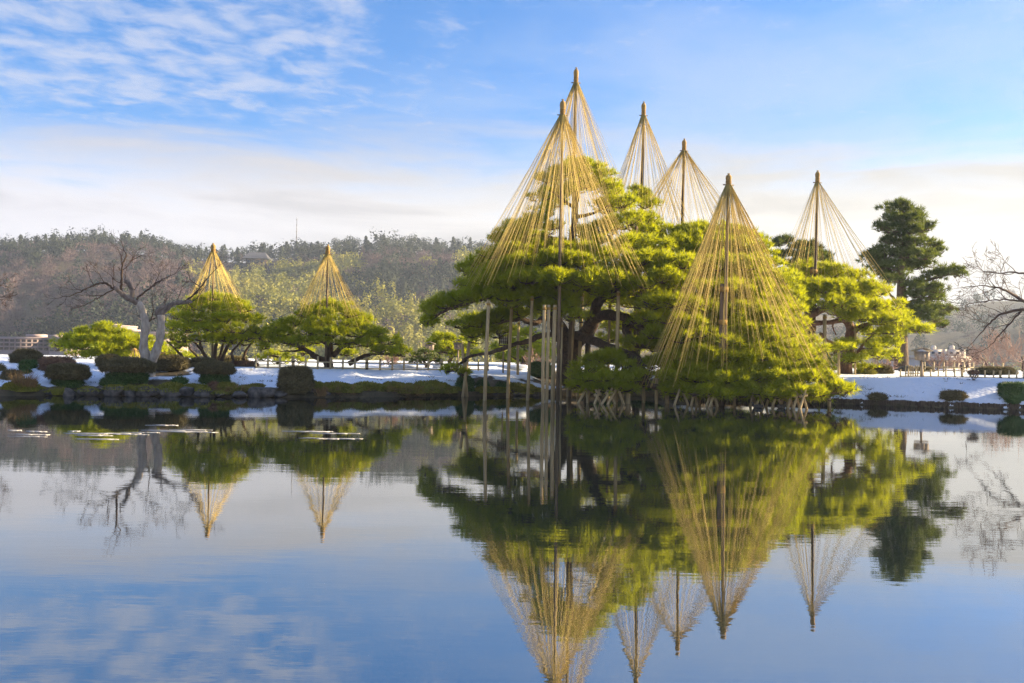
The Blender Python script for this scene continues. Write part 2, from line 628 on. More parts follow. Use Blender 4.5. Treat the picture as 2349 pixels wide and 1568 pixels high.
def hill_z(x, y):
    y = np.maximum(y, 1.0)
    px = 1174.5 + F * x / y
    yr = np.interp(px, HILL_PX, HILL_D)
    top = CAM_Z + (hor(np.clip(px, -1500, 4000)) - np.interp(px, HILL_PX, HILL_PY)) * yr / F - 9.0
    t = np.clip((y - 330) / (yr - 330), 0, 1)
    spur = (fbm(x / 120.0 + 3, y / 160.0, 3) - 0.5) * 60 * np.sin(np.pi * np.clip(t, 0, 1)) ** 0.8
    up = -22 + (top + 22) * (0.35 * t + 0.65 * sstep(0, 1, t)) + spur
    back = np.clip((y - yr) / 500, 0, 1)
    return np.where(y > yr, top * (1 - 0.35 * back), up)


def gz(x, y, snow=False):
    x = np.asarray(x, float)
    y = np.asarray(y, float)
    s = y - shore(x)
    lumps = (fbm(x * 0.45, y * 0.45, 4) - 0.5)
    steep = sstep(14, 18, x)
    rise = sstep(-0.5, 6.0, s) * (1 - steep) + sstep(-0.7, 3.4, s) * steep
    land = 0.20 + 0.95 * rise + 0.25 * sstep(5, 20, s) + lumps * 0.30 * sstep(0, 1.5, s) * (1 - 0.6 * sstep(4, 8, s))
    bed = -1.2 * sstep(0, 1.6, -s) - 0.05
    z = np.where(s > 0, np.minimum(land, -0.05 + s * 3.0), bed)
    # snow cover: 0..1
    nz = fbm(x * 0.55 + 40, y * 0.75 - 11, 4)
    px = 1174.5 + F * x / np.maximum(y, 5)
    patch = 0.42 * sstep(230, 330, px) * sstep(470, 400, px) * sstep(6.0, 3.5, s)
    patch = patch + 0.30 * sstep(1180, 1260, px) * sstep(1800, 1700, px) * sstep(0, 2, s) * sstep(9, 6, s)
    patch = patch + 0.22 * sstep(1020, 1090, px) * sstep(1260, 1200, px) * sstep(4.5, 2.5, s)
    edge = np.where(px < 1700, sstep(0.5, 1.6, s), sstep(0.02, 0.12, s))
    cover = 0.12 + 0.62 * edge + (nz - 0.5) * 0.75 - patch
    cover = cover * sstep(120, 80, y)
    if snow:
        return z + 0.07 * sstep(0.40, 0.55, cover) * (s > 0), cover
    z = np.where(y > 90, z + (-24 - z) * sstep(90, 190, y), z)
    z = np.where(y > 330, hill_z(x, y), z)
    return z


def ground_z(p):
    return float(gz(p[0], p[1])) + 0.03


def build_ground():
    xs = np.unique(np.concatenate((np.linspace(-1300, -200, 23), np.linspace(-200, -50, 16), np.linspace(-50, -30, 41),
                                   np.linspace(-30, 30, 211), np.linspace(30, 50, 41), np.linspace(50, 200, 16), np.linspace(200, 1300, 23))))
    ys = np.unique(np.concatenate((np.linspace(-120, 36, 14), np.linspace(36, 62, 111), np.linspace(62, 90, 36), np.linspace(90, 200, 23),
                                   np.linspace(200, 1100, 61), np.linspace(1100, 1500, 9))))
    X, Y = np.meshgrid(xs, ys)
    z, cover = gz(X, Y, snow=True)
    Z = np.where((Y < 88), z, gz(X, Y))
    nx, ny = len(xs), len(ys)
    V = np.stack((X, Y, Z), -1).reshape(-1, 3)
    i, j = np.meshgrid(np.arange(nx - 1), np.arange(ny - 1))
    a = (j * nx + i).ravel()
    Fq = np.stack((a, a + 1, a + nx + 1, a + nx), 1)
    b = MB()
    b.add(V, Fq, cover.ravel())
    g = b.build('ground', M['ground'], smooth=True)
    g['kind'] = 'structure'


build_ground()
b = MB()
b.add([(-140, -110, 0), (140, -110, 0), (140, 60, 0), (-140, 60, 0)], [(0, 1, 2, 3)])
b.build('water', M['water'])['kind'] = 'structure'


# ------------------------------------------------------------------ foliage builders
def pad_tufts(c, rx, ry, rz, dens, rng):
    """tuft centres and outward directions for one cloud-like pad of pine foliage, made of smaller lobes"""
    n_l = max(7, int(15 * math.sqrt(max(rx * ry, .15))))
    lob = rng.uniform(-1, 1, (n_l * 3, 3))
    lob = lob[(lob[:, 0] ** 2 + lob[:, 1] ** 2) < 0.95][:n_l]
    C, D = [], []
    for l in lob:
        if rng.random() < .15:
            continue
        q = l[0] ** 2 + l[1] ** 2
        lc = np.array((c[0] + l[0] * rx * .88, c[1] + l[1] * ry * .88, c[2] + (l[2] * .62 * math.sqrt(max(0, 1 - q)) + 0.22 * (1 - q)) * rz))
        r = rng.uniform(.20, .40) * min(rx, ry)
        r = max(r, 0.17)
        h = max(min(rz * rng.uniform(.38, .62), r * .8), 0.08)
        n = max(5, int(dens * r * r * 1.30))
        d = rng.normal(size=(n, 3))
        d[:, 2] = np.abs(d[:, 2]) * np.where(rng.random(n) < 0.76, 1, -0.8)
        d = unit(d)
        k = rng.uniform(.55, 1.03, n)[:, None] ** .6
        C.append(lc + d * np.array((r, r, h)) * k)
        nd = unit(d * np.array((1 / r, 1 / r, 1 / h)))
        D.append(unit(nd * 0.6 + np.array((0, 0, .45)) + rng.normal(size=(n, 3)) * .28))
    return np.concatenate(C or [np.zeros((0, 3))]), np.concatenate(D or [np.zeros((0, 3))])


def add_needles(mb, C, D, rng, k=9, ln=0.20, w=0.022):
    ln, w, k = ln * 1.5, w * 1.30, k + 4
    n = len(C)
    Cr = np.repeat(C, k, 0)
    Dr = unit(np.repeat(D, k, 0) * 0.85 + rng.normal(size=(n * k, 3)) * 0.45)
    t = np.repeat(rng.random(n) ** 1.2, k) * 0.85 + rng.random(n * k) * 0.15
    mb.blades(Cr, Dr, ln * rng.uniform(.7, 1.2, n * k), w, t, rng)


def pine_crown(parent, pads, rng, m, dens=150, k=9, ln=0.20, w=0.022, back=0, back_d=(1.5, 4.5), flat=1.0, twig=True, name='crown'):
    """pads: (px, py, half width, half height, distance) in picture units, placed at their real distance"""
    mb = MB()
    tw = []
    allp = list(pads)
    for p in pads:
        for q in range(back):
            allp.append((p[0] + rng.uniform(-.6, .6) * p[2], p[1] + rng.uniform(-.5, 1.0) * p[3], p[2] * rng.uniform(.7, 1.0), p[3], p[4] + rng.uniform(*back_d)))
    for ip, (px, py, hw, hh, d) in enumerate(allp):
        c = P(px, py, d)
        s = d / F
        rx, rz = hw * s, hh * s * flat
        C, D = pad_tufts(c, rx, rx * rng.uniform(.8, 1.0), rz, dens if ip < len(pads) else dens * .55, rng)
        add_needles(mb, C, D, rng, k, ln, w)
        if twig:
            for q in range(7):
                a = rng.uniform(0, 6.28)
                e = c + np.array((math.cos(a) * rx, math.sin(a) * rx, rng.uniform(-.1, .35) * rz)) * rng.uniform(.5, .95)
                tw.append((c - np.array((0, 0, rz * .55)), e))
    ob = mb.build(name, m, parent)
    if twig and tw:
        tb = MB()
        A = np.array([t[0] for t in tw])
        B = np.array([t[1] for t in tw])
        mid = (A + B) / 2 + rng.normal(size=A.shape) * .05 - np.array((0, 0, .06))
        tb.prisms(A, mid, 0.028, 0.02, 4)
        tb.prisms(mid, B, 0.02, 0.008, 4)
        t = tb.build('twigs', M['bark'], parent)
        t['kind'] = 'stuff'
    return ob


def limb(parent, pts, r0, r1, m, name='limb', n=9, wob=0.0, rng=RNG):
    """pts: (px, py, d) polyline, resampled to a smooth bend"""
    p = np.array([P(*q) for q in pts])
    return limb3(parent, p, r0, r1, m, name, n, wob, rng)


def smooth_line(p, k=5):
    p = np.asarray(p, float)
    m = len(p)
    q = np.concatenate((2 * p[:1] - p[1:2], p, 2 * p[-1:] - p[-2:-1]))
    out = []
    for i in range(m - 1):
        a, b_, c, d = q[i], q[i + 1], q[i + 2], q[i + 3]
        for t in np.linspace(0, 1, k, endpoint=False):
            out.append(0.5 * (2 * b_ + (c - a) * t + (2 * a - 5 * b_ + 4 * c - d) * t * t + (3 * b_ - a - 3 * c + d) * t ** 3))
    out.append(p[-1])
    return np.array(out)


def limb3(parent, p, r0, r1, m, name='limb', n=9, wob=0.0, rng=RNG):
    s = smooth_line(p)
    if wob:
        s[1:-1] += rng.normal(size=(len(s) - 2, 3)) * wob
    t = np.linspace(0, 1, len(s))
    r = r0 + (r1 - r0) * t
    r = r * (1 + 0.08 * np.sin(t * 23 + r0 * 50))
    b = MB()
    b.tube(s, r, n)
    return b.build(name, m, parent, smooth=True)


def twig_tree(segs, p, d, ln, r, depth, rng, up=0.12, spread=0.65, kids=(2, 4), shrink=(.6, .82), wig=0.22):
    n = 3
    q = np.array(p, float)
    d = np.array(d, float)
    pts = [q]
    for i in range(n):
        d = unit(d + rng.normal(size=3) * wig + np.array((0, 0, up)))
        q2 = q + d * ln / n
        ra = r * (1 - .35 * i / n)
        rb = r * (1 - .35 * (i + 1) / n)
        segs.append((q, q2, ra, rb))
        q = q2
        pts.append(q)
    if depth <= 0:
        return
    for k in range(rng.integers(*kids)):
        a = pts[rng.integers(1, n + 1)]
        nd = unit(d + rng.normal(size=3) * spread)
        twig_tree(segs, a, nd, ln * rng.uniform(*shrink), r * .55, depth - 1, rng, up, spread, kids, shrink, wig)
    twig_tree(segs, q, d, ln * rng.uniform(*shrink), r * .62, depth - 1, rng, up, spread, kids, shrink, wig)


def segs_mesh(parent, segs, m, name='twigs', stuff=True, n=3, rmin=0.006):
    A = np.array([s[0] for s in segs])
    B = np.array([s[1] for s in segs])
    ra = np.maximum(np.array([s[2] for s in segs]), rmin)
    rb = np.maximum(np.array([s[3] for s in segs]), rmin)
    b = MB()
    b.prisms(A, B, ra, rb, n)
    o = b.build(name, m, parent)
    if stuff:
        o['kind'] = 'stuff'
    return o

ORD = ['first', 'second', 'third', 'fourth', 'fifth', 'sixth', 'seventh', 'eighth', 'ninth', 'tenth', 'eleventh', 'twelfth', 'thirteenth', 'fourteenth',
       'fifteenth', 'sixteenth', 'seventeenth', 'eighteenth', 'nineteenth', 'twentieth', 'twenty-first', 'twenty-second', 'twenty-third', 'twenty-fourth',
       'twenty-fifth', 'twenty-sixth', 'twenty-seventh', 'twenty-eighth', 'twenty-ninth', 'thirtieth', 'thirty-first', 'thirty-second', 'thirty-third',
       'thirty-fourth', 'thirty-fifth', 'thirty-sixth', 'thirty-seventh', 'thirty-eighth', 'thirty-ninth', 'fortieth']


# ------------------------------------------------------------------ the wooded hill
def forest_tree(mb, c, r, h, kind, rng, n=130, sz=None):
    """one tree of the wood: leaf-sized faces spread through a crown volume"""
    if kind == 'bare':
        d = unit(rng.normal(size=(n, 3)) * np.array((1, 1, .6)) + np.array((0, 0, .55)))
        C = c + d * np.array((r, r, h * .45)) * rng.uniform(.1, .7, n)[:, None] + np.array((0, 0, h * .45))
        mb.blades(C, unit(d + rng.normal(size=(n, 3)) * .35), rng.uniform(1.2, 3.2, n), rng.uniform(.22, .45, n), rng.random() * .75 + rng.random(n) * .25, rng)
        return
    d = unit(rng.normal(size=(n, 3)))
    if kind == 'conifer':
        t = rng.random(n) ** .75
        a = rng.uniform(0, 6.283, n)
        lay = 0.75 + 0.35 * np.sin(t * 26 + rng.random() * 6)
        rad = r * (1 - t) ** .8 * lay * rng.uniform(.5, 1.1, n) + .25
        C = c + np.stack((np.cos(a) * rad, np.sin(a) * rad, h * (.16 + .84 * t)), 1)
        nn = unit(np.stack((np.cos(a), np.sin(a), np.full(n, .7)), 1) + rng.normal(size=(n, 3)) * .4)
    else:
        lobes = rng.normal(size=(6, 3)) * np.array((r * .38, r * .38, h * .18))
        pick = lobes[rng.integers(0, 6, n)]
        k = rng.uniform(.6, 1, n)[:, None] ** .5
        C = c + pick + d * np.array((r * .62, r * .62, h * .32)) * k + np.array((0, 0, h * .55))
        nn = unit(d + np.array((0, 0, .2)) + rng.normal(size=(n, 3)) * .22)
    mb.leaves(C, nn, (sz or 1.0) * rng.uniform(.6, 1.3, n), rng.random() * .8 + rng.random(n) * .2, rng, 1.7)


def build_forest():
    rng = np.random.default_rng(21)
    mats = {'dark': MB(), 'bamboo': MB(), 'bare': MB()}
    cnt = 0
    tries = 0
    while cnt < 2700 and tries < 40000:
        tries += 1
        left = rng.random() < 0.80
        px = rng.uniform(-140, 1330) if left else rng.uniform(1330, 2520)
        yr = float(np.interp(px, HILL_PX, HILL_D))
        y = 335 + (yr - 335) * rng.random() ** .85
        if y > yr - 8:
            continue
        x = (px - 1174.5) / F * y
        z = float(hill_z(np.array(x), np.array(y)))
        t = (y - 335) / (yr - 335)
        n = float(fbm(x / 70 + 8, y / 90 - 3, 3))
        n2 = float(fbm(x / 45 - 20, y / 60 + 5, 2))
        if px < 1120:
            zone = float(sstep(380, 500, px + 60 * (n2 - .5)) * sstep(.96, .80, t))
            pb = zone * (.92 if n > .44 else .10)
            pd = .85 if (n2 > .56 or t > .86) else .10
        else:
            pb = .45 * (t < .35)
            pd = .85 if n2 > .5 else .2
        u = rng.random()
        kind = 'bamboo' if u < pb else ('dark' if rng.random() < pd else 'bare')
        c = np.array((x, y, z))
        if kind == 'bamboo':
            forest_tree(mats['bamboo'], c, rng.uniform(3.4, 5.6), rng.uniform(9, 14), 'round', rng, 190, .84)
        elif kind == 'dark':
            forest_tree(mats['dark'], c, rng.uniform(4.5, 7.5), rng.uniform(10, 16), 'conifer' if rng.random() < .3 else 'round', rng, 200, .92)
        else:
            forest_tree(mats['bare'], c, rng.uniform(5, 8.5), rng.uniform(9, 14), 'bare', rng, 170)
        cnt += 1
    for k, nm, lb in (('dark', 'hill_evergreen_wood', 'dark evergreen woodland covering the far hill'),
                      ('bamboo', 'hill_bamboo_grove', 'yellow-green bamboo grove on the sunlit hill slope'),
                      ('bare', 'hill_bare_wood', 'mauve-brown leafless woodland on the far hill')):
        o = mats[k].build(nm, M['forest_' + k])
        tag(o, lb, 'woodland', None, 'stuff')


def ridge_trees():
    rng = np.random.default_rng(33)
    spots = []
    for px in (12, 48, 84, 118, 150, 186, 214, 246, 278, 306, 338, 366, 398, 452, 512, 548, 584, 622, 660, 700, 730, 772, 806, 838, 870, 905, 940, 972, 1000, 1040, 1062, 1096):
        spots.append(px + rng.uniform(-7, 7))
    protos = []
    for i in range(6):
        kind = ['conifer', 'round', 'conifer', 'round', 'conifer', 'round'][i]
        mb = MB()
        h = rng.uniform(9, 14)
        forest_tree(mb, np.zeros(3), rng.uniform(4.2, 6.5), h, kind, rng, 520, .66)
        cr = mb.build('proto', M['forest_dark'])
        tb = MB()
        tb.tube([(0, 0, -1.5), (0.1, 0, h * .4), (0, 0.1, h * .8)], [.35, .25, .08], 6)
        tr = tb.build('proto', M['bark'])
        protos.append((cr.data, tr.data, kind))
        for q in (cr, tr):
            bpy.data.objects.remove(q)
    for i, px in enumerate(spots):
        yr = float(np.interp(px, HILL_PX, HILL_D)) - 4
        x = (px - 1174.5) / F * yr
        z = float(hill_z(np.array(x), np.array(yr)))
        cr, tr, kind = protos[rng.integers(0, 6)]
        word = 'pointed dark conifer' if kind == 'conifer' else 'round-headed dark evergreen'
        t = thing('ridge_tree', '%s on the hill skyline, %s ridge tree from the left edge' % (word, ORD[i]), 'tree', (x, yr, z), 'trees along the hill skyline')
        s = rng.uniform(.85, 1.15)
        t.scale = (s, s, s)
        t.rotation_euler = (0, 0, rng.uniform(0, 6.28))
        share_o = share('crown', type('o', (), {'data': cr}), t, (0, 0, 0))
        share('trunk', type('o', (), {'data': tr}), t, (0, 0, 0))


build_forest()
ridge_trees()


def hill_house():
    c = P(590, 600, 690)
    z = float(hill_z(np.array(c[0]), np.array(c[1]))) + 3.0
    z = max(z, c[2] - 3)
    o = thing('hill_house', 'dark hip-roofed house among trees near the hill top', 'house', (c[0], c[1], z - 6))
    b = MB()
    b.box((c[0], c[1], z - .5), (6.6, 4.5, 5.2))
    b.build('wall', M['post_dark'], o)
    b = MB()
    V = [(-9, -7, 4.5), (9, -7, 4.5), (9, 7, 4.5), (-9, 7, 4.5), (-5.5, 0, 9.2), (5.5, 0, 9.2)]
    V = np.array(V) + np.array((c[0], c[1], z))
    b.add(V, [(0, 1, 5, 4), (2, 3, 4, 5)])
    b.add(V, [(1, 2, 5), (3, 0, 4)])
    b.add(V, [(3, 2, 1, 0)])
    b.build('roof', M['tile_roof'], o)
    for k in range(4):
        b = MB()
        b.box((c[0] - 4.8 + 3.2 * k, c[1] - 4.55, z + 2.4), (1.0, .08, 1.0))
        b.build('window', M['glass'], o)


hill_house()


def mast():
    b0 = P(679, 600, 745)
    t0 = P(680, 497, 745)
    zb = float(hill_z(np.array(b0[0]), np.array(b0[1])))
    o = thing('radio_mast', 'slender radio mast standing on the hill ridge', 'mast', (b0[0], b0[1], zb))
    h = t0[2] - zb
    secs = ((0, .5, .42, .34), (.5, .8, .30, .24), (.8, 1.0, .16, .10))
    for a, e, r0, r1 in secs:
        b = MB()
        b.tube([(b0[0], b0[1], zb + h * a), (b0[0], b0[1], zb + h * e)], [r0, r1], 6)
        b.build('mast_section', M['steel'], o)
    for f in (.5, .65, .8, .92):
        b = MB()
        b.lathe((b0[0], b0[1], zb + h * f), [(.0, -.2), (.6, -.2), (.6, .2), (.0, .2)], 8)
        b.build('antenna_ring', M['steel'], o)


mast()


def building(name, label, px0, px1, py0, py1, d, m, floors, bays, roof_things=(), win_lit=False, depth=14):
    a, c = P(px0, py0, d), P(px1, py1, d)
    x0, x1, zt, zb = a[0], c[0], a[2], c[2]
    zg = min(zb, float(gz(np.array((x0 + x1) / 2), np.array(d)))) - 1
    o = thing(name, label, 'building', ((x0 + x1) / 2, d, zg))
    b = MB()
    b.box(((x0 + x1) / 2, d + depth / 2, (zt + zg) / 2), ((x1 - x0) / 2, depth / 2, (zt - zg) / 2))
    b.build('wall', m, o)
    fh = (zt - zb) / floors
    for f in range(floors):
        b = MB()
        zc = zb + fh * (f + 1) - .12
        b.box(((x0 + x1) / 2, d - .35, zc - .0), ((x1 - x0) / 2 + .1, .4, fh * .10))
        b.build('balcony_slab', m, o)
        wsrc = None
        for k in range(bays):
            xc = x0 + (x1 - x0) * (k + .5) / bays
            wz = zb + fh * (f + .48)
            b = MB()
            b.box((xc, d - .02, wz), ((x1 - x0) / bays * .34, .06, fh * .30))
            b.build('window', M['glass_far'], o)
    b = MB()
    b.box(((x0 + x1) / 2, d + depth / 2, zt + .25), ((x1 - x0) / 2 + .15, depth / 2 + .15, .25))
    b.build('parapet', m, o)
    for kind, q0, q1, h in roof_things:
        p0, p1 = P(q0, py0, d + 4), P(q1, py0, d + 4)
        xc, hw = (p0[0] + p1[0]) / 2, (p1[0] - p0[0]) / 2
        hm = h * d / F
        b = MB()
        if kind == 'tank':
            b.lathe((xc, d + 4, zt + .5), [(0, 0), (hw, 0), (hw, hm * .85), (hw * .6, hm), (0, hm)], 14)
            b.build('water_tank', M['white_wall'], o)
        else:
            b.box((xc, d + 5, zt + .5 + hm / 2), (hw, 3, hm / 2))
            b.build('roof_block', m, o)
            if kind == 'blockw':
                for k in range(2):
                    w = MB()
                    w.box((xc - hw * .5 + hw * k, d + 1.98, zt + .5 + hm * .5), (hw * .22, .05, hm * .18))
                    w.build('vent', M['glass'], o)
    return o


building('apartment_block', 'pinkish terraced apartment block behind the clipped bushes at far left', -30, 112, 776, 806, 300, M['concrete'], 3, 11, (('block', 66, 98, 7),))
building('apartment_block', 'lower pinkish apartment wing with stepped roof right of the terraced block', 113, 178, 778, 810, 296, M['concrete'], 2, 5, (('block', 116, 140, 6),))
building('pavilion_building', 'square pink building with white latticed roof rail behind the bare tree', 238, 278, 749, 775, 330, M['concrete'], 2, 3, (('block', 238, 268, 3),))
building('apartment_block', 'low pale flat-roofed building seen through the forked bare tree', 283, 398, 764, 800, 310, M['concrete'], 2, 9, (('block', 296, 312, 5),))
building('city_building', 'white flat-roofed building with two rooftop tanks beside the sign box', 2108, 2226, 823, 850, 170, M['white_wall'], 1, 9,
         (('blockw', 2122, 2152, 15), ('block', 2152, 2160, 16), ('blockw', 2163, 2192, 15), ('block', 2192, 2203, 16)), depth=20)


def tank(px, k):
    d = 176
    p = P(px, 808, d)
    zt = P(px, 823, 170)[2]
    o = None
    b = MB()
    b.lathe((p[0], p[1] - 1.0, zt + 1.45), [(0, 0), (.42, 0), (.42, .70), (.28, .85), (0, .85)], 14)
    b.tube([(p[0], p[1] - 1.0, zt + .3), (p[0], p[1] - 1.0, zt + 1.65)], [.3, .3], 6)
    o = b.build('water_tank', M['white_wall'], None, (p[0], p[1] - 1, zt), True)
    tag(o, 'white rooftop water tank on the white building, the %s one' % k, 'tank', 'rooftop tanks')


tank(2136, 'nearer the sign box')
tank(2178, 'farther from the sign box')


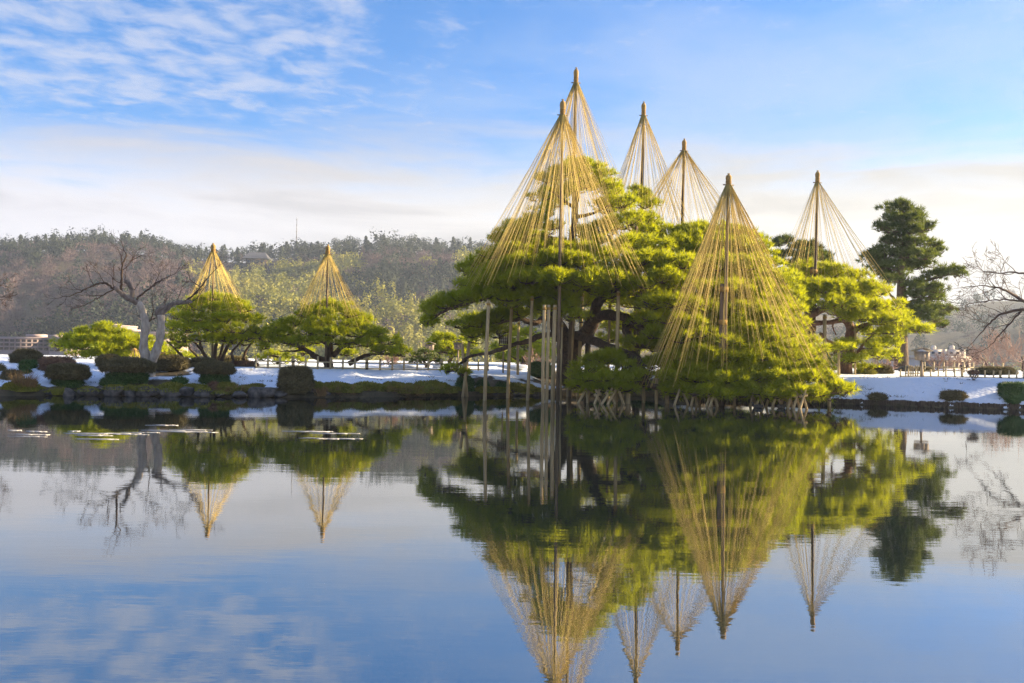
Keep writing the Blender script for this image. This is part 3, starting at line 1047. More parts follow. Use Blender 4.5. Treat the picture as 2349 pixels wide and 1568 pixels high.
# ------------------------------------------------------------------ the great pine over the pond
def main_pine():
    rng = np.random.default_rng(101)
    base = G(1305, 55, 0)
    base[2] = ground_z(base) - .1
    t = thing('great_pine_tree', 'huge spreading pine leaning over the pond under five rope cones', 'pine tree', base)
    B = M['bark']
    limb(t, [(1303, 872, 54), (1304, 835, 53.5), (1307, 800, 53), (1290, 770, 52), (1276, 742, 51), (1280, 700, 50.5), (1296, 640, 50.5), (1310, 560, 50.5), (1322, 470, 50.5), (1330, 400, 50.5)], .62, .07, B, 'trunk', 12, .02, rng)
    limb(t, [(1309, 868, 54), (1316, 792, 53), (1345, 765, 52), (1360, 737, 51), (1367, 712, 50.5), (1376, 690, 50), (1420, 640, 49.5), (1450, 590, 49.5), (1460, 520, 50)], .50, .08, B, 'trunk', 12, .02, rng)
    L = lambda pts, a, c: limb(t, pts, a, c, B, 'limb', 8, .015, rng)
    L([(1362, 733, 51), (1385, 724, 50), (1412, 725, 49), (1438, 730, 48.5), (1458, 748, 48), (1490, 760, 47.5), (1530, 758, 47.5), (1600, 720, 48)], .30, .08)
    L([(1440, 732, 48.5), (1434, 756, 48), (1448, 778, 47.5), (1480, 796, 47), (1560, 800, 46), (1660, 800, 45)], .20, .06)
    L([(1292, 765, 52), (1345, 776, 50.5), (1381, 791, 49), (1412, 802, 48), (1440, 812, 47), (1460, 822, 46), (1474, 850, 45), (1486, 880, 44.5), (1515, 890, 44), (1560, 888, 43.8), (1640, 896, 43.5), (1720, 904, 43.2), (1800, 910, 43), (1860, 905, 43), (1930, 900, 43)], .24, .06)
    L([(1486, 880, 44.5), (1440, 882, 44.2), (1390, 890, 44), (1340, 888, 44)], .13, .04)
    L([(1296, 770, 52), (1243, 770, 50), (1212, 783, 49), (1178, 791, 48.5), (1126, 810, 48.5), (1079, 817, 48.8), (1050, 838, 49), (1035, 845, 49)], .17, .03)
    L([(1280, 720, 51), (1250, 730, 50.5), (1225, 742, 50), (1195, 732, 49.5), (1178, 736, 49), (1120, 744, 48.5)], .20, .05)
    L([(1285, 690, 50.5), (1240, 668, 49), (1217, 658, 48.2), (1165, 664, 47), (1126, 679, 46.5), (1087, 690, 46), (1048, 703, 46), (1015, 716, 46), (990, 735, 46)], .24, .03)
    L([(1290, 650, 50.5), (1320, 655, 49), (1370, 668, 47.5), (1405, 668, 46.5), (1440, 662, 46), (1480, 675, 46)], .20, .05)
    L([(1300, 620, 50.5), (1250, 610, 49), (1200, 600, 48.5), (1150, 600, 48)], .16, .04)
    L([(1310, 560, 50.5), (1260, 545, 50), (1210, 535, 50), (1180, 530, 50)], .13, .04)
    L([(1318, 500, 50.5), (1360, 490, 50.3), (1400, 470, 50)], .11, .03)
    L([(1320, 480, 50.5), (1280, 450, 50.5), (1245, 425, 50.5)], .10, .03)
    L([(1450, 590, 49.5), (1520, 570, 50), (1580, 560, 51), (1650, 555, 51.5), (1720, 580, 52)], .20, .05)
    L([(1460, 640, 49.5), (1530, 650, 49), (1600, 660, 48.5), (1680, 670, 48), (1760, 690, 48)], .20, .05)
    pads = [
        # crown top
        (1338, 384, 48, 20, 50.5), (1300, 395, 40, 16, 50), (1258, 412, 30, 15, 50.2), (1380, 405, 34, 18, 51), (1395, 438, 40, 20, 50.5), (1345, 425, 45, 16, 51.5),
        (1290, 436, 40, 14, 51), (1245, 452, 30, 14, 50), (1420, 466, 42, 22, 50), (1380, 470, 36, 16, 50.5), (1235, 486, 34, 18, 50), (1270, 470, 28, 12, 51.5), (1225, 512, 34, 18, 50),
        (1270, 520, 34, 13, 51.5), (1462, 446, 34, 18, 54), (1478, 470, 30, 16, 54), (1440, 505, 44, 22, 50), (1400, 520, 40, 18, 50), (1330, 535, 40, 14, 51.5), (1360, 555, 42, 14, 50),
        (1485, 505, 36, 18, 52), (1500, 530, 40, 22, 51),
        # left shoulder
        (1182, 528, 42, 18, 49.5), (1160, 552, 44, 18, 49), (1215, 548, 44, 17, 49), (1125, 584, 46, 18, 48.5), (1185, 576, 46, 18, 48), (1250, 572, 48, 18, 48.5), (1095, 606, 40, 16, 48.5), (1072, 618, 26, 14, 48.5),
        (1300, 572, 44, 17, 48.5), (1345, 582, 46, 18, 48),
        # middle front tier
        (1230, 600, 60, 20, 46.5), (1290, 598, 60, 20, 46), (1350, 606, 56, 20, 46), (1170, 616, 56, 19, 47), (1120, 632, 50, 18, 47), (1405, 596, 50, 24, 47), (1450, 570, 52, 26, 48), (1500, 566, 50, 24, 48.5),
        (1210, 640, 66, 20, 45.5), (1280, 642, 62, 21, 45), (1345, 646, 60, 22, 45.2), (1410, 640, 60, 24, 45.5), (1470, 622, 60, 28, 46.5), (1150, 652, 56, 19, 46), (1095, 656, 44, 16, 46.5),
        (1460, 668, 56, 24, 46), (1400, 676, 46, 16, 46.5), (1515, 610, 50, 28, 47),
        # low left bough
        (1060, 684, 50, 15, 46), (1022, 700, 42, 15, 46), (992, 716, 28, 16, 46), (982, 735, 18, 12, 46), (1110, 676, 52, 17, 46), (1165, 682, 54, 17, 46), (1220, 676, 50, 16, 46.5),
        (1100, 742, 50, 17, 49), (1145, 728, 46, 17, 49), (1085, 768, 40, 13, 49.5), (1190, 716, 44, 15, 49), (1140, 760, 40, 14, 50), (1235, 700, 44, 15, 47.5), (1062, 748, 24, 12, 49),
        (1290, 682, 44, 15, 46), (1296, 706, 46, 16, 45.5), (1318, 722, 36, 15, 45.3), (1262, 712, 34, 12, 46.5), (1036, 846, 22, 10, 49), (1062, 856, 14, 8, 49),
        # right shoulder, upper
        (1545, 548, 50, 24, 51.5), (1595, 534, 54, 18, 52), (1650, 532, 54, 18, 52), (1700, 544, 46, 20, 52), (1560, 590, 52, 26, 50), (1620, 576, 56, 24, 50.5), (1680, 584, 56, 24, 50.5), (1735, 580, 44, 20, 51),
        (1768, 606, 36, 18, 51), (1540, 640, 50, 28, 48.5), (1600, 630, 54, 26, 49), (1660, 636, 56, 26, 49), (1720, 634, 56, 24, 49.5), (1770, 650, 44, 20, 49.5),
        # inner right wall of foliage
        (1495, 690, 52, 28, 47), (1545, 694, 52, 26, 47.5), (1500, 730, 42, 22, 47), (1530, 744, 48, 20, 47), (1600, 690, 56, 28, 48), (1660, 694, 56, 26, 48), (1720, 690, 56, 26, 47.5), (1776, 700, 44, 20, 47.5),
        (1570, 740, 50, 24, 47), (1630, 744, 56, 24, 46.5), (1690, 740, 56, 24, 46), (1745, 736, 50, 22, 46), (1790, 742, 36, 16, 46),
        (1580, 556, 46, 22, 50.5), (1640, 558, 48, 20, 50.5), (1700, 562, 46, 22, 50.5), (1590, 604, 50, 24, 48.5), (1650, 610, 52, 24, 48.3), (1712, 608, 50, 22, 48.6), (1560, 668, 50, 26, 47.6), (1625, 664, 54, 26, 47.6), (1690, 666, 54, 24, 47.6), (1748, 668, 46, 22, 47.8),
        (1600, 716, 54, 24, 46.6), (1660, 718, 56, 24, 46.4), (1718, 716, 52, 22, 46.2), (1770, 722, 42, 18, 46.2), (1570, 764, 52, 20, 46), (1640, 768, 54, 20, 45.6), (1705, 762, 54, 20, 45.6), (1765, 756, 46, 18, 45.6),
        (1590, 806, 52, 18, 44.8), (1655, 808, 54, 18, 44.6), (1720, 802, 54, 18, 44.5), (1780, 798, 48, 17, 44.6), (1830, 800, 34, 13, 45), (1570, 846, 52, 16, 44), (1640, 850, 54, 16, 43.6), (1705, 846, 54, 16, 43.6), (1770, 844, 52, 16, 43.5), (1822, 848, 44, 14, 43.6),
        # sunlit lower tiers toward the water
        (1470, 790, 48, 17, 46), (1520, 786, 52, 20, 46), (1575, 784, 54, 21, 45.5), (1635, 788, 58, 22, 45), (1700, 780, 58, 22, 45), (1760, 776, 50, 20, 45), (1810, 764, 34, 13, 45.5),
        (1560, 822, 56, 21, 44.5), (1620, 826, 58, 20, 44.2), (1690, 822, 60, 21, 44), (1752, 816, 56, 20, 44), (1806, 822, 48, 17, 44), (1850, 838, 40, 15, 44),
        (1500, 838, 44, 16, 45), (1540, 862, 54, 18, 43.8), (1600, 868, 56, 17, 43.4), (1660, 872, 58, 17, 43), (1720, 864, 58, 18, 43.2), (1780, 866, 56, 18, 43), (1835, 866, 52, 17, 43), (1885, 868, 40, 14, 43.4),
        (1690, 896, 46, 12, 42.6), (1625, 892, 46, 12, 42.8), (1560, 890, 44, 12, 43.4), (1750, 892, 50, 13, 42.6), (1805, 894, 48, 13, 42.4), (1862, 896, 46, 13, 42.6), (1915, 888, 40, 12, 43), (1948, 896, 28, 9, 43),
        # sunny face right of the trunk gap
        (1478, 652, 40, 18, 45.2), (1524, 640, 44, 19, 45.4), (1568, 652, 42, 18, 45.4), (1500, 690, 44, 18, 44.8), (1550, 694, 46, 19, 44.8), (1590, 700, 40, 18, 45), (1486, 728, 36, 15, 44.8), (1532, 734, 46, 18, 44.6), (1580, 742, 44, 18, 44.6), (1510, 768, 44, 16, 44.6), (1562, 778, 46, 17, 44.4), (1610, 766, 40, 17, 44.5),
        (1468, 600, 42, 20, 46), (1520, 596, 44, 20, 46.2), (1565, 606, 42, 20, 46.4), (1612, 806, 42, 15, 43.8), (1660, 786, 40, 16, 44),
        # far side of the crown, closing the hollow behind the trunk
        (1340, 690, 48, 22, 55), (1395, 684, 50, 22, 55), (1448, 694, 48, 22, 54.5), (1368, 728, 40, 16, 56), (1432, 738, 44, 16, 55.5), (1480, 752, 42, 18, 54.5), (1300, 668, 46, 20, 54.5), (1250, 664, 44, 18, 54), (1460, 790, 42, 15, 54.5), (1400, 776, 34, 11, 56),
        # joining the right flank to its neighbour
        (1800, 640, 40, 20, 50), (1806, 676, 42, 20, 49.5), (1812, 712, 40, 18, 48.5), (1828, 746, 38, 16, 47.5), (1842, 782, 38, 15, 46.5), (1858, 812, 38, 14, 45.5), (1880, 840, 34, 13, 44.6),
        # lowest skirts over the water
        (1600, 900, 44, 9, 42.9), (1652, 905, 44, 9, 42.6), (1706, 906, 44, 9, 42.5), (1764, 906, 44, 9, 42.3), (1822, 907, 42, 9, 42.2), (1872, 906, 38, 9, 42.4), (1380, 893, 40, 9, 43.6), (1436, 893, 38, 9, 43.6), (1546, 899, 40, 9, 43.4),
        # low bough in front of the trunk
        (1390, 826, 50, 17, 44.8), (1350, 846, 44, 17, 44.2), (1430, 840, 46, 17, 44.4), (1340, 868, 36, 14, 43.8), (1385, 866, 48, 16, 43.6), (1435, 870, 44, 15, 43.8), (1465, 862, 34, 13, 44), (1330, 884, 22, 8, 43.8), (1410, 888, 40, 9, 43.6)]
    pine_crown(t, pads, rng, M['needle'], dens=150, k=9, back=2, back_d=(0.6, 3.2))
    return t


def right_pine():
    rng = np.random.default_rng(102)
    base = G(1942, 57, 0)
    base[2] = ground_z(base) - .1
    t = thing('spreading_pine_tree', 'golden-lit spreading pine on the snowy bank, propped on tall posts', 'pine tree', base)
    B = M['bark_red']
    limb(t, [(1938, 866, 57), (1942, 820, 57), (1952, 770, 56.8), (1946, 740, 56.5), (1920, 715, 56), (1900, 690, 55.5), (1885, 660, 55)], .40, .10, B, 'trunk', 10, .01, rng)
    L = lambda pts, a, c: limb(t, pts, a, c, B, 'limb', 8, .012, rng)
    L([(1800, 752, 54), (1830, 738, 54), (1860, 724, 54), (1892, 708, 54.5), (1930, 700, 55)], .24, .16)
    L([(1838, 762, 54), (1862, 744, 54), (1900, 740, 54.5), (1950, 733, 55), (2010, 728, 55.2), (2060, 735, 55.5)], .18, .06)
    L([(1952, 770, 56.8), (1975, 750, 56), (2010, 742, 56), (2060, 750, 56), (2100, 758, 56)], .16, .04)
    L([(1942, 830, 57), (1965, 810, 56.5), (1985, 785, 56), (2000, 770, 56)], .12, .03)
    L([(1880, 765, 54), (1900, 782, 54), (1925, 790, 54)], .10, .05)
    L([(1946, 745, 56.5), (1925, 730, 57.5), (1910, 745, 58), (1918, 770, 58)], .10, .03)
    pads = [(1815, 632, 42, 18, 55.5), (1860, 624, 50, 20, 56), (1910, 628, 50, 19, 56), (1955, 640, 46, 18, 56), (1800, 664, 44, 19, 54), (1850, 662, 54, 21, 54), (1905, 664, 54, 21, 54), (1960, 668, 52, 20, 55),
            (2005, 670, 42, 17, 56), (1830, 696, 46, 18, 53.5), (1885, 698, 54, 20, 53), (1940, 700, 54, 20, 53.5), (1995, 700, 50, 19, 54.5), (2038, 706, 38, 16, 55.5), (1970, 728, 50, 16, 54), (2020, 732, 50, 17, 54.5),
            (2065, 738, 40, 15, 55.5), (2102, 754, 32, 13, 56), (2122, 758, 18, 9, 56), (2040, 760, 40, 12, 55.5), (1990, 762, 40, 10, 56.5), (1945, 790, 34, 10, 55), (1985, 794, 44, 12, 55.5), (2030, 790, 40, 12, 56), (2005, 812, 34, 10, 56.5),
            (1960, 826, 34, 11, 56), (1925, 800, 30, 9, 54), (1985, 846, 28, 9, 57), (2045, 814, 20, 10, 57)]
    pine_crown(t, pads, rng, M['needle'], dens=120, k=8, ln=.22, w=.026, back=1, back_d=(2, 5))
    return t


def left_round_pine():
    rng = np.random.default_rng(103)
    base = G(495, 53, 0)
    base[2] = ground_z(base) - .1
    t = thing('round_pine_tree', 'dome-shaped many-stemmed pine under the rope cone nearest the bare tree', 'pine tree', base)
    B = M['bark']
    for pts, r in (([(492, 840, 53), (494, 800, 53), (498, 750, 53), (497, 705, 53)], .13), ([(490, 840, 53), (470, 815, 53), (450, 790, 52.5), (420, 770, 52)], .12), ([(505, 840, 53), (520, 800, 53), (545, 775, 53), (570, 755, 53)], .12),
                   ([(428, 836, 52.5), (418, 818, 52.3), (400, 800, 52), (382, 782, 52)], .09), ([(528, 850, 52), (535, 825, 52), (532, 808, 52), (560, 780, 52.5), (590, 768, 53)], .10), ([(560, 834, 54), (560, 815, 54), (575, 790, 54), (598, 765, 54)], .10),
                   ([(480, 840, 53), (462, 800, 53.5), (455, 760, 54), (440, 730, 54)], .10), ([(500, 842, 53), (512, 790, 54), (530, 740, 54)], .10), ([(470, 838, 54), (440, 805, 54.5), (405, 760, 54.5)], .08)):
        limb(t, pts, r, .025, B, 'trunk' if r == .13 else 'limb', 7, .012, rng)
    pads = [(496, 684, 30, 9, 53), (470, 694, 34, 11, 53), (525, 694, 34, 11, 53), (440, 708, 36, 12, 53), (500, 708, 44, 12, 52), (555, 712, 36, 12, 53), (412, 726, 30, 13, 53), (455, 730, 42, 13, 51.5), (510, 732, 46, 13, 51.3), (562, 732, 38, 13, 52),
            (592, 735, 18, 10, 53), (395, 750, 24, 13, 53), (432, 752, 40, 14, 51.5), (485, 754, 44, 13, 51), (540, 756, 42, 13, 51), (585, 758, 26, 12, 52), (390, 774, 20, 12, 52.5), (420, 778, 34, 12, 51.5), (466, 778, 38, 11, 51.2), (518, 778, 38, 11, 51.2),
            (565, 776, 32, 11, 51.8), (596, 772, 14, 9, 52.5), (405, 794, 20, 9, 52)]
    pine_crown(t, pads, rng, M['needle'], dens=105, k=8, ln=.19, w=.024, back=1, back_d=(1, 3.0))


def left_wide_pine():
    rng = np.random.default_rng(104)
    base = G(755, 53.5, 0)
    base[2] = ground_z(base) - .1
    t = thing('wide_pine_tree', 'low wide pine behind the bamboo fence under its own rope cone', 'pine tree', base)
    B = M['bark']
    for pts, a, c in (([(755, 850, 53.5), (752, 828, 53.5), (756, 800, 53.5), (752, 760, 53.5), (750, 705, 53.5)], .30, .05), ([(748, 828, 53.5), (725, 820, 53), (700, 802, 52.5), (670, 790, 52.3), (640, 778, 52.3), (615, 770, 52.3)], .18, .03),
                      ([(765, 815, 53.5), (785, 795, 53), (810, 786, 53), (840, 775, 53), (870, 765, 53)], .16, .03), ([(800, 835, 54), (830, 820, 54), (860, 812, 53.5), (900, 815, 53.2), (930, 818, 53.2)], .14, .03),
                      ([(752, 790, 53.5), (725, 775, 53), (700, 755, 52.8), (680, 735, 52.8)], .12, .03), ([(754, 780, 53.5), (790, 755, 53), (820, 740, 53)], .11, .03), ([(700, 802, 52.5), (670, 806, 52), (640, 806, 52)], .07, .02)):
        limb(t, pts, a, c, B, 'trunk' if a == .30 else 'limb', 9, .012, rng)
    pads = [(750, 698, 24, 8, 53.5), (722, 708, 32, 10, 53.3), (776, 708, 32, 10, 53.5), (700, 722, 34, 12, 53), (748, 724, 40, 12, 52.5), (798, 722, 36, 12, 53), (822, 734, 28, 11, 53), (678, 740, 36, 13, 52.5), (728, 742, 42, 13, 52), (782, 742, 42, 13, 52),
            (830, 748, 36, 13, 52.5), (640, 748, 26, 11, 53), (650, 764, 42, 14, 52), (705, 762, 42, 13, 51.5), (760, 764, 44, 13, 51.5), (812, 766, 42, 13, 51.7), (860, 766, 36, 13, 52.3), (622, 780, 28, 11, 52), (668, 784, 38, 11, 51.5), (720, 782, 34, 10, 51.5),
            (780, 786, 38, 10, 51.7), (835, 788, 42, 12, 51.8), (885, 784, 36, 13, 52.3), (912, 794, 26, 12, 53), (870, 804, 38, 10, 52), (905, 812, 30, 9, 52.6), (610, 796, 18, 8, 52), (795, 812, 26, 9, 54.5), (700, 808, 24, 8, 55)]
    pine_crown(t, pads, rng, M['needle'], dens=105, k=8, ln=.19, w=.024, back=1, back_d=(1, 3.0))


def small_pine(name, label, base_px, d, pads, m, trunk_pts, r=.12, dens=120, back=1, rng=None, ln=.2, w=.026, extra=()):
    rng = rng or RNG
    base = G(base_px, d, 0)
    base[2] = ground_z(base) - .1
    t = thing(name, label, 'pine tree', base)
    p = np.array([base] + [P(*q) for q in trunk_pts])
    limb3(t, p, r, r * .35, M['bark'], 'trunk', 7, .01, rng)
    for e in extra:
        limb(t, e, r * .6, .02, M['bark'], 'limb', 6, .01, rng)
    pine_crown(t, pads, rng, m, dens=dens, k=8, ln=ln, w=w, back=back, back_d=(1, 3))
    return t


def tall_pine():
    rng = np.random.default_rng(105)
    base = G(2067, 73, 0)
    base[2] = ground_z(base) - .2
    t = thing('tall_pine_tree', 'tall dark upright pine rising behind the golden pine', 'pine tree', base)
    p = np.array([base] + [P(*q) for q in ((2068, 780, 73), (2070, 700, 73), (2066, 620, 73), (2076, 550, 73), (2070, 500, 73), (2072, 470, 73))])
    limb3(t, p, .50, .06, M['bark'], 'trunk', 10, .02, rng)
    pads = [(2073, 470, 22, 10, 73), (2058, 484, 32, 13, 73), (2094, 484, 30, 13, 73), (2036, 498, 18, 12, 73), (2076, 502, 44, 14, 72.3), (2112, 502, 16, 12, 73), (2024, 520, 20, 13, 73), (2052, 524, 36, 14, 72.5), (2096, 528, 40, 14, 72.2), (2130, 522, 20, 13, 73),
            (2036, 552, 18, 10, 73), (2062, 556, 32, 14, 72.5), (2104, 556, 42, 14, 72.2), (2138, 560, 22, 14, 73), (2148, 578, 18, 12, 73.4), (2030, 584, 40, 16, 72.5), (2004, 592, 28, 15, 73), (2082, 584, 36, 13, 72), (2120, 588, 36, 13, 72.2), (2016, 612, 32, 13, 73), (2048, 612, 36, 13, 72), (2100, 612, 36, 11, 73.5), (2132, 608, 18, 10, 73),
            (2062, 640, 34, 15, 71.5), (2036, 634, 24, 11, 72.5), (2088, 656, 26, 11, 72), (2146, 632, 34, 13, 73), (2178, 622, 32, 13, 73), (2200, 628, 16, 11, 73), (2118, 656, 36, 14, 72.2), (2150, 664, 30, 13, 72.6), (2130, 680, 38, 11, 72.6), (2096, 676, 24, 10, 72.5),
            (2112, 712, 34, 12, 72.3), (2148, 706, 34, 13, 72.5), (2178, 712, 20, 10, 73), (2140, 732, 34, 12, 72.4), (2160, 746, 18, 10, 73), (2104, 734, 24, 10, 72.5)]
    for pts in ([(2068, 700, 73), (2100, 690, 72.8), (2140, 680, 72.6)], [(2068, 640, 73), (2030, 620, 72.8), (2005, 605, 73)], [(2070, 690, 73), (2100, 705, 72.6), (2150, 715, 72.5)], [(2066, 700, 73), (2045, 680, 73), (2035, 660, 73)],
                [(2070, 655, 73), (2120, 645, 73), (2180, 630, 73)], [(2072, 590, 73), (2110, 580, 72.5), (2145, 572, 73)], [(2072, 540, 73), (2040, 535, 73), (2024, 525, 73)], [(2074, 540, 73), (2110, 530, 73), (2130, 525, 73)]):
        limb(t, pts, .14, .04, M['bark'], 'limb', 7, .02, rng)
    pine_crown(t, pads, rng, M['needle_dark'], dens=60, k=9, ln=.27, w=.034, back=1, back_d=(.5, 2.5), flat=1.15)


main_pine()
right_pine()
left_round_pine()
left_wide_pine()
tall_pine()
r_ = lambda s: np.random.default_rng(s)
def shade_pine(label, px, d, seed):
    # unseen broad pines, added past the picture's right side to shade the snow slope
    k = 50.0 / d
    pads = [(px + a * k, 835 - h * k, hw * k, hh * k, d + o) for a, h, hw, hh, o in ((0, 262, 60, 24, 0), (-60, 225, 60, 24, .6), (55, 228, 60, 24, -.4), (0, 200, 80, 26, .8), (-85, 175, 64, 24, 0), (80, 172, 64, 24, .5), (-20, 150, 80, 26, -1), (-100, 118, 60, 22, .4),
                                                                                     (60, 122, 70, 24, -.5), (-30, 96, 76, 22, 1), (100, 92, 56, 20, 0), (-80, 66, 60, 18, -.6), (30, 62, 60, 18, .6))]
    small_pine('shade_pine_tree', label, px, d, pads, M['needle_dark'], [(px, 800, d), (px + 6, 700, d), (px, 590, d)], .28, 60, 1, r_(seed), .26, .036)


shade_pine('unseen broad dark pine added past the right edge to shade the snow bank, nearer one', 2740, 50.5, 121)
shade_pine('unseen broad dark pine added past the right edge to shade the snow bank, farther one', 2960, 53, 122)
small_pine('dark_pine_tree', 'dark pine peeping out behind the golden pine, beneath the rightmost rope cone', 1852, 70,
           [(1798, 552, 26, 9, 70), (1780, 560, 16, 8, 70), (1838, 566, 32, 12, 70), (1868, 572, 22, 12, 70), (1850, 590, 42, 13, 69.5), (1890, 592, 24, 12, 70), (1824, 606, 36, 13, 70), (1880, 612, 34, 12, 70), (1790, 585, 24, 9, 70.5)], M['needle_dark'],
           [(1852, 760, 70), (1850, 650, 70), (1846, 570, 70)], .3, 85, 1, r_(111), .27, .036)
small_pine('low_pine_tree', 'low flat-topped golden pine behind the bushes at far left', 250, 60,
           [(240, 752, 30, 9, 60), (205, 764, 36, 10, 60), (262, 764, 36, 10, 60), (170, 778, 34, 11, 60), (220, 780, 46, 11, 59.5), (275, 780, 44, 11, 59.5), (318, 782, 40, 11, 60), (140, 790, 24, 9, 60), (190, 796, 44, 10, 59.3), (250, 798, 48, 10, 59), (310, 798, 44, 10, 59.5), (352, 794, 32, 9, 60), (370, 806, 26, 8, 60.5), (230, 814, 44, 9, 59), (290, 816, 40, 9, 59.5), (180, 816, 32, 8, 60)],
           M['needle'], [(246, 815, 60), (255, 800, 60), (240, 775, 60)], .16, 110, 1, r_(112), .21, .028,
           [[(250, 812, 60), (215, 795, 59.8), (170, 788, 60)], [(250, 812, 60), (300, 796, 59.8), (345, 797, 60)], [(250, 800, 60), (225, 783, 60), (200, 772, 60)]])
small_pine('golden_pine_shrub', 'bright yellow-green low pine just right of the forked trunk', 392, 62, [(380, 806, 28, 9, 62), (405, 812, 26, 9, 62), (425, 818, 18, 7, 62), (372, 818, 22, 8, 61.5)], M['needle'], [(392, 826, 62), (392, 812, 62)], .10, 110, 1, r_(113), .2, .028)
small_pine('clipped_pine_tree', 'small dark clipped pine behind the fence below the pale box lantern', 975, 57, [(975, 808, 18, 6, 57), (955, 816, 18, 6, 57), (992, 818, 20, 6, 57), (970, 826, 28, 6, 56.6), (1006, 828, 12, 5, 57), (948, 828, 12, 5, 57)], M['needle_dark'],
           [(978, 838, 57), (972, 828, 57), (976, 815, 57)], .10, 150, 0, r_(114), .14, .022, [[(976, 836, 57), (995, 828, 57), (1008, 828, 57)], [(976, 836, 57), (958, 830, 57)]])
small_pine('sunlit_pine_tree', 'sunlit pine seen between the box lanterns behind the fence', 1035, 63, [(1020, 776, 28, 8, 63), (1045, 780, 26, 8, 63), (1002, 788, 22, 8, 63), (1032, 794, 36, 9, 62.5), (1070, 796, 28, 8, 63), (1010, 804, 24, 8, 63), (1055, 810, 30, 8, 63), (990, 798, 12, 6, 63), (1085, 812, 20, 7, 63)], M['needle'],
           [(1032, 830, 63), (1040, 810, 63), (1034, 790, 63)], .16, 110, 1, r_(115), .21, .028, [[(1034, 815, 63), (1010, 805, 63)], [(1038, 812, 63), (1070, 800, 63)]])
small_pine('low_pine_tree', 'low yellowish pine behind the fence between the two left rope cones', 630, 57, [(620, 812, 22, 7, 57), (645, 816, 24, 7, 57), (668, 824, 24, 7, 57), (600, 822, 16, 6, 57), (640, 830, 30, 6, 56.5), (690, 830, 18, 6, 57)], M['needle'],
           [(636, 836, 57), (636, 818, 57)], .09, 130, 0, r_(116), .16, .024)
small_pine('green_cypress_tree', 'green conifer filling the gap behind the roofed lantern and tall props', 1200, 66, [(1180, 770, 26, 13, 66), (1215, 762, 26, 14, 66.5), (1240, 780, 22, 14, 66.5), (1180, 796, 30, 13, 66), (1215, 792, 30, 14, 65.5), (1150, 800, 26, 12, 66), (1195, 820, 36, 13, 65.5), (1240, 814, 28, 14, 66), (1160, 822, 26, 10, 66)], M['needle'],
           [(1200, 830, 66), (1205, 780, 66)], .14, 100, 1, r_(117), .22, .03)
small_pine('dark_evergreen_tree', 'dark evergreen filling the gap behind the bundled tent pole and green post', 1900, 64, [(1870, 812, 24, 16, 64), (1905, 806, 30, 16, 64), (1885, 834, 34, 15, 63.5), (1925, 832, 28, 15, 64), (1850, 838, 24, 13, 64), (1905, 852, 36, 10, 63.5)], M['needle_dark'],
           [(1900, 850, 64), (1896, 815, 64)], .16, 110, 1, r_(118), .2, .032)


